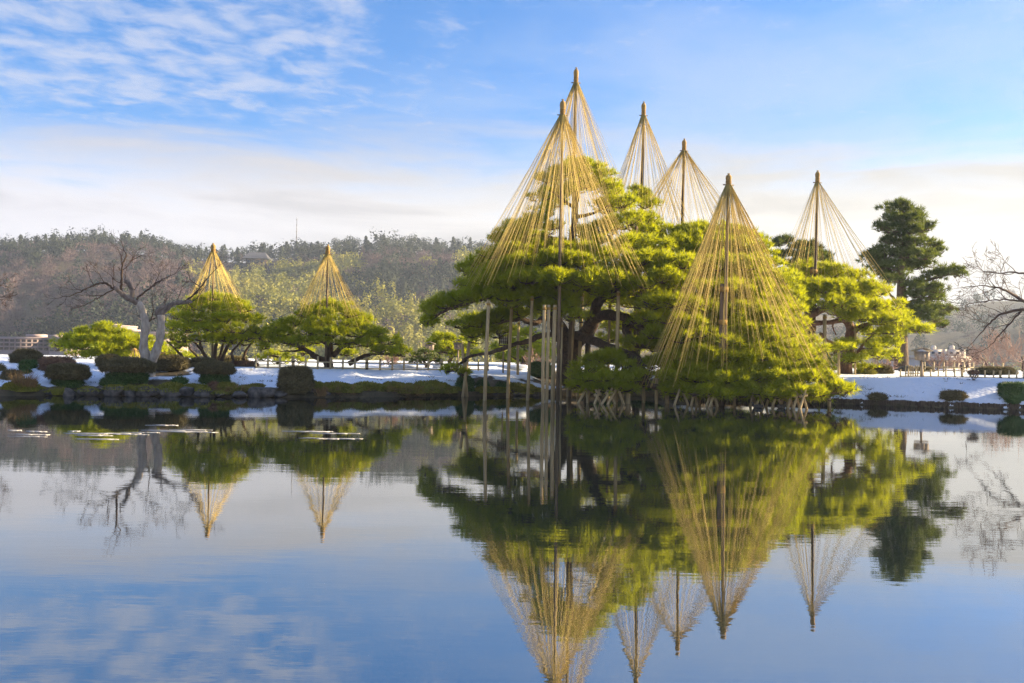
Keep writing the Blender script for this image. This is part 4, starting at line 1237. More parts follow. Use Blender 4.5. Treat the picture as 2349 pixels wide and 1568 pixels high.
# ------------------------------------------------------------------ leafless trees
def forked_tree():
    rng = np.random.default_rng(201)
    base = G(344, 47, 0)
    base[2] = ground_z(base) - .1
    t = thing('bare_cherry_tree', 'leafless pale grey tree with a forked trunk among clipped bushes', 'tree', base)
    m = M['bark_grey']
    D = 47
    limb3(t, np.array([base] + [P(*q) for q in ((341, 845, D), (332, 815, D), (329, 785, D), (333, 745, D), (326, 712, D), (316, 695, D))]), .24, .16, m, 'trunk', 11, .01, rng)
    limb3(t, np.array([base + np.array((.02, .02, .1))] + [P(*q) for q in ((346, 842, D), (357, 808, D), (366, 780, D), (370, 745, D), (368, 722, D))]), .22, .17, m, 'trunk', 11, .01, rng)
    dk = M['bark']
    limbs = [([(318, 698, D), (300, 688, D - .3), (283, 678, D - .6), (272, 668, D - .8), (262, 660, D - 1)], .13, .09), ([(300, 688, D), (304, 672, D), (295, 652, D), (287, 645, D)], .12, .09),
             ([(320, 700, D), (312, 690, D), (330, 672, D + .3), (352, 655, D + .6), (374, 640, D + .8)], .06, .03), ([(278, 672, D - .5), (279, 640, D - .5), (281, 610, D - .5), (290, 585, D - .5)], .06, .03),
             ([(262, 662, D - 1), (240, 650, D - 1), (215, 655, D - 1.2), (190, 668, D - 1.5), (160, 680, D - 1.8)], .06, .02), ([(262, 664, D - .8), (235, 678, D - .6), (215, 690, D - .4), (195, 700, D)], .035, .012),
             ([(368, 724, D), (385, 706, D), (402, 696, D), (424, 694, D), (440, 692, D)], .14, .08), ([(366, 730, D), (362, 715, D), (380, 702, D)], .15, .10), ([(420, 694, D), (440, 680, D), (460, 660, D), (476, 640, D)], .05, .02),
             ([(333, 745, D), (345, 735, D), (352, 715, D), (350, 700, D)], .04, .02), ([(345, 735, D), (360, 728, D), (374, 716, D)], .035, .02)]
    for pts, a, c in limbs:
        limb(t, pts, a, c, M['bark_mid'] if a >= .1 else dk, 'limb', 7, .015, rng)
    segs = []
    seeds = [((290, 585, D - .5), (-.2, 0, 1), 1.0), ((281, 620, D - .5), (.7, 0, .7), 1.1), ((281, 612, D - .5), (-.5, .2, .9), 1.0), ((374, 640, D + .8), (.9, 0, .3), 1.2), ((352, 655, D + .6), (.5, .2, .8), 1.1), ((330, 672, D + .3), (.7, -.3, .4), 1.0),
             ((160, 680, D - 1.8), (-1, 0, -.1), .8), ((190, 668, D - 1.5), (-.8, .2, .4), .9), ((215, 655, D - 1.2), (-.4, 0, .9), .9), ((240, 650, D - 1), (-.2, -.2, 1), .9), ((235, 678, D - .6), (-1, 0, -.3), .9), ((195, 700, D), (-.8, 0, -.5), .8), ((215, 690, D - .4), (-.7, .2, -.5), .9),
             ((262, 660, D - 1), (-.5, 0, .8), .9), ((476, 640, D), (.5, 0, .8), 1.0), ((460, 660, D), (-.3, 0, 1), 1.0), ((440, 680, D), (.9, 0, .2), 1.0), ((440, 692, D), (1, 0, .3), .9), ((402, 696, D), (.1, .3, 1), 1.0), ((350, 700, D), (-.2, 0, 1), .8), ((374, 716, D), (.6, 0, .8), .8), ((345, 735, D), (-1, 0, .2), .8),
             ((304, 672, D), (.3, .2, 1), .8), ((287, 645, D), (-.3, 0, 1), .6), ((430, 694, D), (.4, 0, -.5), .9), ((300, 600, D - .5), (.6, 0, .6), .9), ((278, 650, D - .5), (-.8, 0, .5), .9)]
    for q, d, ln in seeds:
        twig_tree(segs, P(*q), unit(np.array(d, float)), ln * .52, .024, 4, rng, .05, .55, (1, 3), (.62, .85), .20)
    segs_mesh(t, segs, M['twig'], 'twigs', True, 3, .005)


def edge_bare(name, label, px, d, limbs, seeds, rng, m=None, depth=4, r=.022, sc=.7, rmin=.007, base_z=None, up=.02):
    m = m or M['twig']
    base = G(px, d, 0)
    base[2] = ground_z(base) - .1
    t = thing(name, label, 'tree', base)
    first = True
    for pts, a, c in limbs:
        p = np.array([P(*q) for q in pts])
        if first:
            p = np.concatenate((base[None], p))
        limb3(t, p, a, c, m, 'trunk' if first else 'limb', 7, .015, rng)
        first = False
    segs = []
    for q, dr, ln in seeds:
        twig_tree(segs, P(*q), unit(np.array(dr, float)), ln * sc, r, depth, rng, up, .55, (1, 3), (.62, .86), .2)
    segs_mesh(t, segs, m, 'twigs', True, 3, rmin)


forked_tree()
g = np.random.default_rng(202)
D = 46
edge_bare('bare_cherry_tree', 'dark leafless cherry reaching in over the snowy bank from the right edge', 2440, D,
          [([(2425, 800, D), (2410, 740, D), (2390, 705, D)], .26, .15), ([(2390, 705, D), (2350, 692, D), (2318, 672, D - .5), (2285, 660, D - .8), (2250, 655, D - 1)], .10, .02), ([(2395, 712, D), (2345, 712, D + .5), (2300, 720, D + .5), (2270, 742, D + .5), (2245, 770, D + .6)], .09, .02),
           ([(2350, 692, D), (2310, 688, D), (2270, 690, D), (2235, 696, D)], .05, .015), ([(2392, 700, D), (2370, 640, D), (2330, 625, D), (2290, 628, D)], .08, .02), ([(2345, 712, D + .5), (2318, 742, D + .8), (2290, 772, D + 1), (2270, 795, D + 1)], .05, .015)],
          [((2250, 655, D - 1), (-1, 0, .1), .9), ((2285, 660, D - .8), (-.8, .2, -.3), .9), ((2285, 660, D - .8), (-.5, 0, .7), .9), ((2318, 672, D - .5), (-.6, 0, .6), 1.0), ((2235, 696, D), (-1, 0, 0), .9), ((2270, 690, D), (-.8, 0, -.5), .9), ((2270, 690, D), (-.7, 0, .5), .8), ((2245, 770, D + .6), (-.5, 0, -.7), .9),
           ((2270, 742, D + .5), (-.9, 0, -.1), .9), ((2300, 720, D + .5), (-.8, 0, .3), .9), ((2290, 628, D), (-1, 0, .1), .9), ((2330, 625, D), (-.7, 0, .6), .9), ((2330, 625, D), (-.5, 0, -.4), .8), ((2270, 795, D + 1), (-.5, 0, -.6), .8), ((2318, 742, D + .8), (-.8, 0, -.2), .8), ((2310, 688, D), (-.7, .3, .5), .9), ((2345, 712, D + .5), (-.5, .2, -.6), 1.0), ((2345, 692, D), (-.3, .2, .9), 1.0)], g)
edge_bare('bare_cherry_tree', 'leafless twigs reaching in at the left edge above the bank', -60, D,
          [([(-55, 780, D), (-48, 720, D), (-40, 680, D)], .18, .10), ([(-40, 690, D), (-22, 672, D), (-5, 662, D)], .06, .03), ([(-45, 715, D), (-25, 690, D), (-8, 682, D)], .05, .025)],
          [((-8, 662, D), (.8, 0, .5), .5), ((-8, 682, D), (.9, 0, .2), .5), ((-12, 668, D), (.5, 0, .9), .5), ((-15, 690, D), (.8, 0, -.3), .5)], np.random.default_rng(203))
for i, (px, d, h, lb) in enumerate(((2300, 78, 3.6, 'pinkish leafless shrub tree under the dark overhanging cherry boughs'), (2345, 74, 3.6, 'pinkish leafless shrub tree cut off by the right edge'), (2262, 84, 2.6, 'small leafless tree between the white building and the hedge'),
                                   (2150, 80, 1.7, 'low arching leafless cherry in front of the white building'), (2205, 82, 1.8, 'low leafless cherry at the end of the white building'), (2030, 66, 1.2, 'tawny leafless brush beneath the golden pine'), (1225, 60, 1.3, 'reddish leafless brush behind the tall pond props'), (895, 58, .9, 'tawny leafless brush behind the fence by the wide pine'))):
    rg = np.random.default_rng(210 + i)
    base = G(px, d, 0)
    base[2] = ground_z(base) - .1
    t = thing('bare_shrub', lb, 'bare shrub', base)
    b = MB()
    b.tube([base, base + np.array((.05, 0, h * .22)), base + np.array((-.03, .05, h * .35))], [.09, .07, .05], 6)
    b.build('trunk', M['twig'], t)
    segs = []
    for k in range(13):
        a = rg.uniform(0, 6.28)
        twig_tree(segs, base + np.array((0, 0, h * rg.uniform(.05, .34))), unit(np.array((math.cos(a), math.sin(a) * .7, rg.uniform(.25, 1.1)))), h * .36, .026, 3, rg, .06, .5, (1, 4), (.6, .82), .2)
    segs_mesh(t, segs, M['twig_pale'], 'twigs', True, 3, .011)


# ------------------------------------------------------------------ rope cones (snow-hanging ropes)
def rope_tent(label, apex, base, d, cap_h, n, ends, pole_r, rng, pole_m=None, stub=None):
    """apex, base: picture points of the pole top and foot; ends: (px centre shift, radius m, y upper, y lower, left stretch, right stretch)"""
    top = P(apex[0], apex[1], d)
    foot = P(base[0], base[1], d)
    if base[2] == 'ground':
        foot[2] = ground_z(foot) - .2
    else:
        foot[2] = -.7
    ax = unit(top - foot)
    t = thing('rope_cone', label, 'rope cone', foot, 'snow-guard rope cones')
    ch = cap_h * d / F
    pt = top - ax * ch
    b = MB()
    b.tube([foot, foot + (pt - foot) * .5, top - ax * ch * .3], [pole_r * 1.15, pole_r, pole_r * .7], 9)
    b.build('pole', pole_m or M['pole'], t, smooth=True)
    # a second pole spliced alongside with straw lashings
    if stub:
        q0, q1 = foot + (pt - foot) * .02, foot + (pt - foot) * stub
        off = np.array((-pole_r * 1.9, .02, 0))
        b = MB()
        b.tube([q0 + off, q1 + off], [pole_r * 1.1, pole_r], 8)
        b.build('splint', pole_m or M['pole'], t, smooth=True)
        for f in (stub * .45, stub * .72, stub * .96):
            c = foot + (pt - foot) * f + off * .5
            b = MB()
            b.tube([c - ax * .11, c + ax * .11], [pole_r * 2.3, pole_r * 2.3], 10)
            b.build('lashing', M['lash_straw'], t)
    # straw-wrapped cap
    r = .105
    prof = [(.0, -.02), (r * 1.25, -.02), (r * 1.05, ch * .10), (r * .95, ch * .32), (r * 1.05, ch * .36), (r * 1.25, ch * .55), (r * 1.28, ch * .72), (r * .95, ch * .88), (r * .4, ch * .95), (0, ch * .96)]
    b = MB()
    b.lathe(pt, prof, 12)
    cap = b.build('straw_cap', M['straw'], t, smooth=True)
    for f in (.12, .22, .33):
        b = MB()
        th = np.linspace(0, 2 * math.pi, 13)
        b.tube(np.stack((pt[0] + r * 1.1 * np.cos(th), pt[1] + r * 1.1 * np.sin(th), np.full(13, pt[2] + ch * f)), 1), .022, 5)
        k = b.build('binding', M['lash_straw'], t)
        k.parent = cap
    b = MB()
    b.tube([pt + ax * ch * .93, pt + ax * ch * 1.02 + np.array((.03, 0, 0)), pt + ax * ch * 1.04 + np.array((-.07, 0, 0))], [.045, .04, .015], 6)
    b.tube([pt + ax * ch * .93, pt + ax * ch * 1.05 + np.array((.05, .02, 0))], [.03, .012], 5)
    b.build('knot', M['straw'], t)
    b = MB()
    b.tube([pt + np.array((-.24, 0, -.01)), pt + np.array((.24, .03, -.02))], [.028, .028], 6)
    b.build('crosspiece', M['pole'], t)
    sh, R, yu, yl, ls, rs = ends
    cx = sh * d / F
    zu, zl = P(apex[0], yu, d)[2], P(apex[0], yl, d)[2]
    for i in range(n):
        a = 2 * math.pi * (i + rng.uniform(-.35, .35)) / n
        ca, sa = math.cos(a), math.sin(a)
        f = rng.uniform(.80, 1.02) if rng.random() < .72 else rng.uniform(.45, .8)
        st = rs if ca > 0 else ls
        rr = R * f
        edge = abs(ca) * f
        z = zu + (zl - zu) * np.clip(.25 + .75 * edge + rng.uniform(-.35, .35), 0, 1.1)
        # ropes that hang nearer the pole are tied higher up on the crown
        e = np.array((top[0] + cx + ca * rr * st, top[1] + sa * rr * .95, z))
        s = pt + np.array((ca * .11, sa * .11, rng.uniform(-.03, .02)))
        pts = []
        for q in (0, .25, .5, .75, 1):
            pp = s + (e - s) * q
            pp[2] -= .10 * math.sin(math.pi * q) * rng.uniform(.3, 1.2)
            pts.append(pp)
        b = MB()
        b.tube(pts, .0078, 3, tint=rng.random())
        b.build('rope', M['rope'], t)


rg = np.random.default_rng(301)
rope_tent('tallest straw-capped rope cone, rising over the top of the great pine', (1322, 157), (1306, 870, 'ground'), 51, 33, 100, (0, 4.0, 500, 630, 1.0, 1.1), .10, rg)
rope_tent('widest rope cone on the left flank of the great pine, second tallest', (1291, 230), (1279, 921, 'water'), 45, 34, 152, (-8, 4.15, 560, 660, 1.0, 1.02), .075, rg)
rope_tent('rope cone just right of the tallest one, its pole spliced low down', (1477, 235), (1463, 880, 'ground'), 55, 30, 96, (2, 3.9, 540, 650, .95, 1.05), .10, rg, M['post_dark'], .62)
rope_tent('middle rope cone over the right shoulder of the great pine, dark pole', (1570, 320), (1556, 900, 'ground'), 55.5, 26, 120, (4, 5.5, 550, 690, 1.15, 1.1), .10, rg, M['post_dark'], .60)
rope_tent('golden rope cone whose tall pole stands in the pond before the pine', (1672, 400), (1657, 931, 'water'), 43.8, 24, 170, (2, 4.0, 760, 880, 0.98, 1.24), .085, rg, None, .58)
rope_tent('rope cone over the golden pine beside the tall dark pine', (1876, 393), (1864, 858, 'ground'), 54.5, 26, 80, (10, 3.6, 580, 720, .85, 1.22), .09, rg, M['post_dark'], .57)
rope_tent('small rope cone over the dome-shaped pine near the bare tree', (489, 560), (487, 838, 'ground'), 52.5, 18, 64, (4, 2.05, 680, 745, .95, 1.05), .05, rg)
rope_tent('small rope cone over the low wide pine behind the bamboo fence', (752, 563), (747, 842, 'ground'), 53, 20, 70, (6, 2.35, 690, 765, 1.0, 1.02), .055, rg)
rope_tent('tiny rope cone tied over the low pine behind the forked trunk', (500 * .2083 * 0 + 308, 800), (309, 834, 'ground'), 58, 3, 12, (3, .55, 816, 828, 1.0, 1.2), .03, rg)


# ------------------------------------------------------------------ props in and around the pond
def timber(b, a, e, r, n=9):
    a, e = np.array(a, float), np.array(e, float)
    mid = (a + e) / 2 + np.array((random.uniform(-.035, .035), 0, 0))
    b.tube([a, mid, e], [r * 1.06, r, r * .96], n)


def post(label, top, bot, d, w, foot='water', m='post', group='timber props under the great pine', head=False):
    r = w * d / F / 2
    a, e = P(bot[0], bot[1], d), P(top[0], top[1], d)
    if foot == 'water':
        a = a + (a - e) / max(e[2] - a[2], .1) * .8
    else:
        a[2] = ground_z(a) - .2
    t = thing('support_post', label, 'post', a, group)
    b = MB()
    timber(b, a, e, r)
    b.build('shaft', M[m], t, smooth=True)
    b = MB()
    ax = unit(e - a)
    b.tube([e - ax * .22, e - ax * .10], [r * 1.12, r * 1.12], 9)
    b.build('lashing', M['lash_straw'], t)
    return t


TP = 'tall pale post in the pond left of the trunk, '
post('tall pale post standing farthest left in the pond, under the low left bough', (1121, 690), (1112, 919), 45, 8.4)
post('tall post in the pond just left of the roofed lantern post', (1174, 700), (1165, 914), 48, 7.6)
post('tall dark-sided post in the pond between the lantern and the paired posts', (1221, 680), (1210, 919), 45.8, 7.4)
post('left one of two tall pale posts standing close together in the pond', (1249, 700), (1246, 925), 43.3, 8.0)
post('right one of two tall pale posts standing close together in the pond', (1259, 700), (1254, 924), 43.8, 7.6)
post('thick tall post left beside the brown tent pole in the pond', (1273, 700), (1268, 921), 45, 9.5)
post('slim post right beside the brown tent pole in the pond', (1290, 740), (1287, 921), 45.4, 4.5)
post('leaning post against the great pine trunk base', (1320, 670), (1300, 892), 51, 8.8, 'ground')
post('tall post behind the great pine fork with straw lashing', (1336, 672), (1327, 872), 52, 8, 'ground')
post('bright free-standing post right of the great pine fork', (1419, 668), (1413, 905), 46, 8.6)
post('slim post left of the bright free-standing post', (1399, 698), (1396, 880), 49.5, 6)
post('slim shaded post right of the bright free-standing post', (1432, 730), (1428, 880), 52, 6, 'ground')
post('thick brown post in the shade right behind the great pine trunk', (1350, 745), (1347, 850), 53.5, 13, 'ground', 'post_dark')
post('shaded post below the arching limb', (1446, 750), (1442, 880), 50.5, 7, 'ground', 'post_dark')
post('slim post on the bank behind the lantern', (1190, 735), (1188, 856), 55, 6, 'ground')
post('greenish post carrying the sawn limb of the golden pine', (1892, 722), (1893, 850), 54, 8.5, 'ground')
post('slim post at the left edge of the snow under the golden pine', (1924, 792), (1924, 867), 55, 6, 'ground')
post('slim tall post under the middle of the golden pine', (1962, 745), (1961, 867), 56, 4.5, 'ground')
post('short post at the left end of the low bough', (1350, 884), (1348, 921), 44.4, 7)
post('stout short post between the first A-frames and the trunk gap', (1441, 880), (1441, 924), 44, 11)
post('short post in the trunk gap, shaded top', (1476, 868), (1475, 921), 45, 8)
post('tall short-row post where the limb dips to the water', (1507, 855), (1507, 923), 44.4, 7.5)
post('stout short post under the dipping limb', (1529, 884), (1529, 921), 44.8, 10)
post('short slim post right of the wide A-frame', (1606, 884), (1606, 920), 45, 6)
post('short post right of the pond tent pole', (1686, 890), (1686, 928), 43.6, 6)
post('stout lone post at the tip of the lowest bough', (1902, 890), (1904, 932), 44.5, 8.5)
post('short post behind the first A-frame', (1411, 886), (1411, 921), 44.6, 8)


def aframe(label, apex, feet, d, w=6, cross=False):
    """two raking legs lashed together just below the bough"""
    c = P(apex[0], apex[1], d)
    t = thing('raking_prop', label, 'prop', (c[0], c[1], -.7), 'A-frame props under the low bough')
    r = w * d / F / 2
    for k, f in enumerate(feet):
        a = P(f[0], f[1], d - .15 + .3 * k)
        up = c + np.array((0, -.06 + .12 * k, 0))
        ax = unit(up - a)
        a2 = a - ax * .7
        e = up + ax * (.26 if cross else .06)
        b = MB()
        timber(b, a2, e, r)
        b.build('leg', M['post'], t, smooth=True)
    b = MB()
    b.tube([c - np.array((.16, 0, .03)), c + np.array((.16, 0, .03))], [r * 1.25, r * 1.25], 8)
    b.build('crossbar', M['post'], t, smooth=True)
    b = MB()
    b.tube([c - np.array((0, 0, .09)), c + np.array((0, 0, .07))], [r * 1.5, r * 1.5], 8)
    b.build('lashing', M['lash'], t)


AF = [((1347, 888), [(1327, 923), (1349, 920)], 43.9, False, 'leftmost A-frame prop with one leg raking far left'), ((1371, 906), [(1364, 927), (1377, 927)], 43.4, True, 'small crossed prop second from the left'),
      ((1397, 902), [(1381, 928), (1411, 928)], 43.3, True, 'wide crossed prop third from the left'), ((1417, 888), [(1404, 912), (1432, 927)], 43.4, False, 'tall A-frame prop fourth from the left'),
      ((1562, 884), [(1549, 928), (1577, 928)], 43.2, False, 'tall bright A-frame prop left of the pond tent pole'), ((1594, 890), [(1587, 927), (1599, 927)], 43.4, False, 'narrow bright A-frame prop next to the tall one'),
      ((1629, 906), [(1620, 933), (1633, 930)], 42.8, True, 'crossed prop touching the pond tent pole, left of two'), ((1638, 904), [(1629, 934), (1645, 934)], 42.6, True, 'crossed prop touching the pond tent pole, right of two'),
      ((1728, 894), [(1721, 930), (1733, 926)], 43.0, False, 'narrow A-frame prop right of the pond tent pole'), ((1743, 906), [(1734, 933), (1750, 932)], 42.7, True, 'crossed prop with a duck floating at its foot'),
      ((1766, 902), [(1757, 931), (1772, 928)], 43.0, False, 'A-frame prop between two crossed props'), ((1781, 905), [(1773, 934), (1792, 933)], 42.5, True, 'wide crossed prop fifth from the bough tip'), ((1799, 900), [(1793, 930), (1806, 927)], 43, False, 'slim A-frame prop fourth from the bough tip'),
      ((1813, 908), [(1807, 938), (1819, 937)], 42.2, True, 'narrow crossed prop third from the bough tip'), ((1828, 908), [(1820, 940), (1836, 936)], 42.0, True, 'crossed prop second from the bough tip'), ((1843, 908), [(1833, 943), (1851, 942)], 41.8, True, 'crossed prop nearest the bough tip')]
for ap, ft, d, cr, lb in AF:
    aframe(lb, ap, ft, d, 6, cr)


def leaning_stakes():
    d = 49
    t = thing('crossed_stakes', 'two tall stakes crossing in the pond under the long thin left branch', 'stakes', (P(1066, 911, d)[0], d, -.7), None)
    for a, e in (((1071, 911), (1060, 789)), ((1061, 911), (1076, 786))):
        b = MB()
        p, q = P(a[0], a[1], d + (.1 if a[0] > 1066 else -.1)), P(e[0], e[1], d)
        timber(b, p + (p - q) * .25, q, 3.6 * d / F)
        b.build('stake', M['post'], t, smooth=True)
    b = MB()
    c = P(1066, 828, d)
    b.tube([c - np.array((.1, 0, 0)), c + np.array((.12, 0, .02))], [.12, .12], 8)
    b.build('lashing', M['lash'], t)


leaning_stakes()


# ------------------------------------------------------------------ fences
def bamboo_fence(label, px0, px1, d0, d1, step, h, thick_every, rail_f, rng, w=.045, zoff=0.0):
    n = int((px1 - px0) / step)
    o0 = G(px0, d0, 0)
    o0[2] = ground_z(o0)
    t = thing('bamboo_fence', label, 'fence', o0)
    line = []
    for i in range(n + 1):
        px = px0 + (px1 - px0) * i / n
        d = d0 + (d1 - d0) * i / n
        p = G(px + rng.uniform(-1.5, 1.5), d, 0)
        p[2] = ground_z(p) + zoff
        line.append(p)
    line = np.array(line)
    k = np.ones(7) / 7
    zs = np.convolve(np.pad(line[:, 2], 3, 'edge'), k, 'valid')
    line[:, 2] = zs
    for i, p in enumerate(line):
        b = MB()
        big = thick_every and i % thick_every == 3
        r = w * (1.6 if big else 1.0)
        tilt = rng.uniform(-.012, .012)
        b.tube([p - np.array((0, 0, .25)), p + np.array((tilt, 0, h * rng.uniform(.94, 1.05)))], [r, r * .95], 8)
        pst = b.build('post', M['post'] if big else M['bamboo'], t, smooth=True)
        for f in rail_f:
            b = MB()
            c = p + np.array((0, -.02, h * f))
            b.tube([c - np.array((0, 0, .035)), c + np.array((0, 0, .035))], [r * 1.25, r * 1.25], 7)
            b.build('cord', M['lash'], pst)
    for f in rail_f:
        for i in range(0, n, 5):
            seg = line[i:min(i + 6, n + 1)]
            if len(seg) < 2:
                continue
            b = MB()
            b.tube(seg + np.array((0, -w * 1.4, h * f)), [w * .62] * len(seg), 7)
            b.build('rail', M['bamboo'], t, smooth=True)


rg = np.random.default_rng(401)
bamboo_fence('bamboo fence with two rails running behind the snow on the left bank', 585, 1040, 49.8, 54, 27, .66, 6, (.14, .60), rg, .052)
bamboo_fence('short stretch of bamboo fence glimpsed between clipped bushes at far left', 268, 420, 49.5, 50.5, 14, .55, 4, (.15, .55), rg)
bamboo_fence('bamboo fence stub behind the crossed stakes in the pond', 1045, 1120, 54, 56, 22, .55, 3, (.2, .6), rg)
bamboo_fence('low bamboo fence along the snow crest at the right edge', 2064, 2420, 53.5, 52, 17, .46, 5, (.12,), rg, .04)
bamboo_fence('tight cluster of tall bamboo stakes beside the right sign box', 2078, 2110, 54.5, 54.5, 5, .62, 0, (.3,), rg, .035)
bamboo_fence('dark-posted fence farther back in front of the white building', 2120, 2300, 60, 60, 22, .6, 1, (.15, .5), rg, .05, .05)


def log_edging():
    x0, x1 = P(1600, 917, 50.3)[0], P(2480, 945, 43)[0]
    t = thing('log_edging', 'row of short upright logs edging the pond below the snowy bank', 'log edging', (x0, 50, 0))
    src = []
    for k in range(4):
        b = MB()
        r = .056 + .005 * k
        b.lathe((x0, 50, 0), [(0, -.5), (r, -.5), (r, .20 + .012 * k), (r * .8, .235 + .012 * k), (0, .24 + .012 * k)], 8)
        o = b.build('log', M['post_dark'], t, smooth=False)
        src.append(o)
    x = x0
    i = 0
    used = set()
    rg = np.random.default_rng(5)
    while x < x1 and i < 290:
        y = float(shore(x)) + .02
        k = int(rg.integers(0, 4))
        dx = np.interp(0, [0], [0])
        off = (x - x0, y - 50 + rg.uniform(-.012, .012), rg.uniform(-.015, .015))
        if k not in used:
            src[k].location = off
            used.add(k)
        else:
            share('log', src[k], t, off)
        s1 = float(shore(x + .1)) - y
        x += .118 / math.sqrt(1 + (s1 / .1) ** 2)
        i += 1


log_edging()


# ------------------------------------------------------------------ clipped bushes, rocks, grass
def bush(label, px, ytop, ybot, hw, d, m='bush', mushroom=0.0, boxy=2.3, name='clipped_bush', group='clipped bushes', dens=1.0, seed=0, lower='bush_green', leaf=.078):
    rng = np.random.default_rng(500 + seed + abs(int(px)))
    boxy = 2.08 if mushroom and px > 200 else 2 + (boxy - 2) * .6
    base = P(px, ybot, d)
    zt = P(px, ytop, d)[2]
    zb = ground_z(base)
    zb = min(zb, base[2] + .15)
    zb = max(zb, 0.02)
    base[2] = zb
    H = max(zt - zb, .3)
    R = hw * d / F
    t = thing(name, label, 'bush', base, group)

    def shell(z0, z1, rad, n, mm, nm):
        e = 2.0 / boxy
        dd = unit(rng.normal(size=(n, 3)))
        dd[:, 2] = np.where(dd[:, 2] < -.55, -dd[:, 2], dd[:, 2])
        sp = np.sign(dd) * np.abs(dd) ** e
        sp = sp / np.maximum((np.abs(sp) ** boxy).sum(1, keepdims=True) ** (1 / boxy), 1e-6)
        hz = (z1 - z0) / 2
        lump = 1 + .05 * np.sin(dd[:, 0] * 5 + px) * np.cos(dd[:, 1] * 6) + .04 * np.sin(dd[:, 2] * 9 + px * .3)
        C = np.array((base[0], base[1], (z0 + z1) / 2)) + sp * np.array((rad, rad * .9, hz)) * (lump * rng.uniform(.93, 1.02, n))[:, None]
        C[:, 2] = np.maximum(C[:, 2], zb - .05)
        nn = unit(dd * np.array((1 / rad, 1 / rad, 1 / hz)))
        mb = MB()
        # dense twiggy body behind the leaves
        u, v = np.meshgrid(np.linspace(0, 2 * math.pi, 25)[:-1], np.linspace(-.5 * math.pi, .5 * math.pi, 12))
        q = np.stack((np.cos(u) * np.cos(v), np.sin(u) * np.cos(v), np.sin(v)), -1).reshape(-1, 3)
        qs = np.sign(q) * np.abs(q) ** e
        qs = qs / np.maximum((np.abs(qs) ** boxy).sum(1, keepdims=True) ** (1 / boxy), 1e-6)
        lm = 1 + .05 * np.sin(q[:, 0] * 5 + px) * np.cos(q[:, 1] * 6) + .04 * np.sin(q[:, 2] * 9 + px * .3)
        Vb = np.array((base[0], base[1], (z0 + z1) / 2)) + qs * np.array((rad, rad * .9, hz)) * .93 * lm[:, None]
        Vb[:, 2] = np.maximum(Vb[:, 2], zb - .06)
        i, j = np.meshgrid(np.arange(24), np.arange(11))
        a = (j * 24 + i).ravel()
        c2 = (j * 24 + (i + 1) % 24).ravel()
        mb.add(Vb, np.stack((a, c2, c2 + 24, a + 24), 1), .15)
        mb.leaves(C, unit(nn + rng.normal(size=(n, 3)) * .55), leaf * rng.uniform(.7, 1.3, n), rng.random(n), rng, 1.8)
        k = int(n * .7)
        mb.blades(C[:k], unit(nn[:k] + rng.normal(size=(k, 3)) * .4), leaf * 2.0, leaf * .35, rng.random(k), rng)
        return mb.build(nm, M[mm], t)
    A = 2 * math.pi * R * R * .9 + 2 * math.pi * R * H
    nl = int(np.clip(A * 520 * dens, 350, 6500))
    if mushroom:
        zm = zb + H * mushroom
        shell(zm - H * .08, zt, R, nl, m, 'foliage')
        shell(zb - .05, zm + H * .12, R * .72, int(nl * .7), lower, 'lower_foliage')
    else:
        shell(zb - H * .12, zt, R, nl, m, 'foliage')
    b = MB()
    b.tube([base - np.array((0, 0, .1)), base + np.array((.02, 0, H * .5))], [.06, .04], 6)
    b.build('stem', M['bark'], t)
    return t


bush('big dome of clipped bush farthest back at the far left', 60, 805, 834, 33, 50, 'bush', 0, 2.4)
bush('narrow upright green bush on the snow at far left', 57, 830, 868, 12, 45.5, 'bush_green', 0, 3)
bush('small round green bush beside the narrow upright one', 74, 829, 846, 10, 46.5, 'bush_green', 0, 2.2)
bush('wide low reddish bush behind the big green block at left', 130, 822, 842, 36, 49.5, 'bush_red', 0, 2.6)
bush('reddish dome bush tucked behind the big green block', 116, 827, 864, 23, 46.5, 'bush_red', 0, 2.4)
bush('big green block of clipped bush at the pond edge, far left', 155, 838, 905, 44, 44.6, 'bush', .45, 3)
bush('large mushroom-shaped bush in front of the forked tree', 292, 825, 888, 60, 45.5, 'bush', .48, 2.6)
bush('low bush peeping out behind the large mushroom-shaped one', 250, 817, 834, 28, 49, 'bush', 0, 2.4)
bush('broad dark bush just right of the forked tree', 390, 818, 858, 43, 49, 'bush', 0, 2.6)
bush('rounded bush behind the smaller mushroom bush', 466, 824, 852, 29, 50, 'bush', 0, 2.6)
bush('smaller mushroom-shaped bush left of the open snow', 492, 833, 892, 43, 46, 'bush', .5, 2.4)
bush('tiny reddish ball bush at the water by the mushroom bush', 490, 879, 906, 11, 45, 'bush_red', 0, 2.2)
bush('tall rounded barrel bush standing alone at the water edge', 678, 842, 910, 38, 45.3, 'bush', 0, 3.0)
bush('round dark green bush behind the crossed stakes', 1067, 866, 908, 20, 50, 'bush_green', 0, 2.4)
bush('round dark green bush behind the leftmost tall post', 1107, 874, 908, 14, 50.6, 'bush_green', 0, 2.4)
bush('small round dark bush behind the second tall post', 1150, 879, 908, 12, 51, 'bush_green', 0, 2.4)
bush('flat-topped dark hedge block behind the paired tall posts', 1240, 833, 858, 24, 56, 'bush_green', 0, 4)
bush('low dark dome bush on the right snow slope', 2187, 899, 929, 27, 45.6, 'bush', 0, 2.6)
bush('big dark block of bush cut off by the right edge', 2336, 880, 937, 38, 44.7, 'bush_green', 0, 6)
bush('long dark hedge behind the right bamboo fence', 2284, 845, 872, 42, 57, 'bush', 0, 3)
bush('small ragged dark bush by the logs on the snow', 2014, 905, 927, 20, 46.7, 'bush', 0, 2.1)
bush('dark bush in the snow beside the lowest bough tip', 1930, 905, 928, 24, 48.2, 'bush', 0, 2.1)
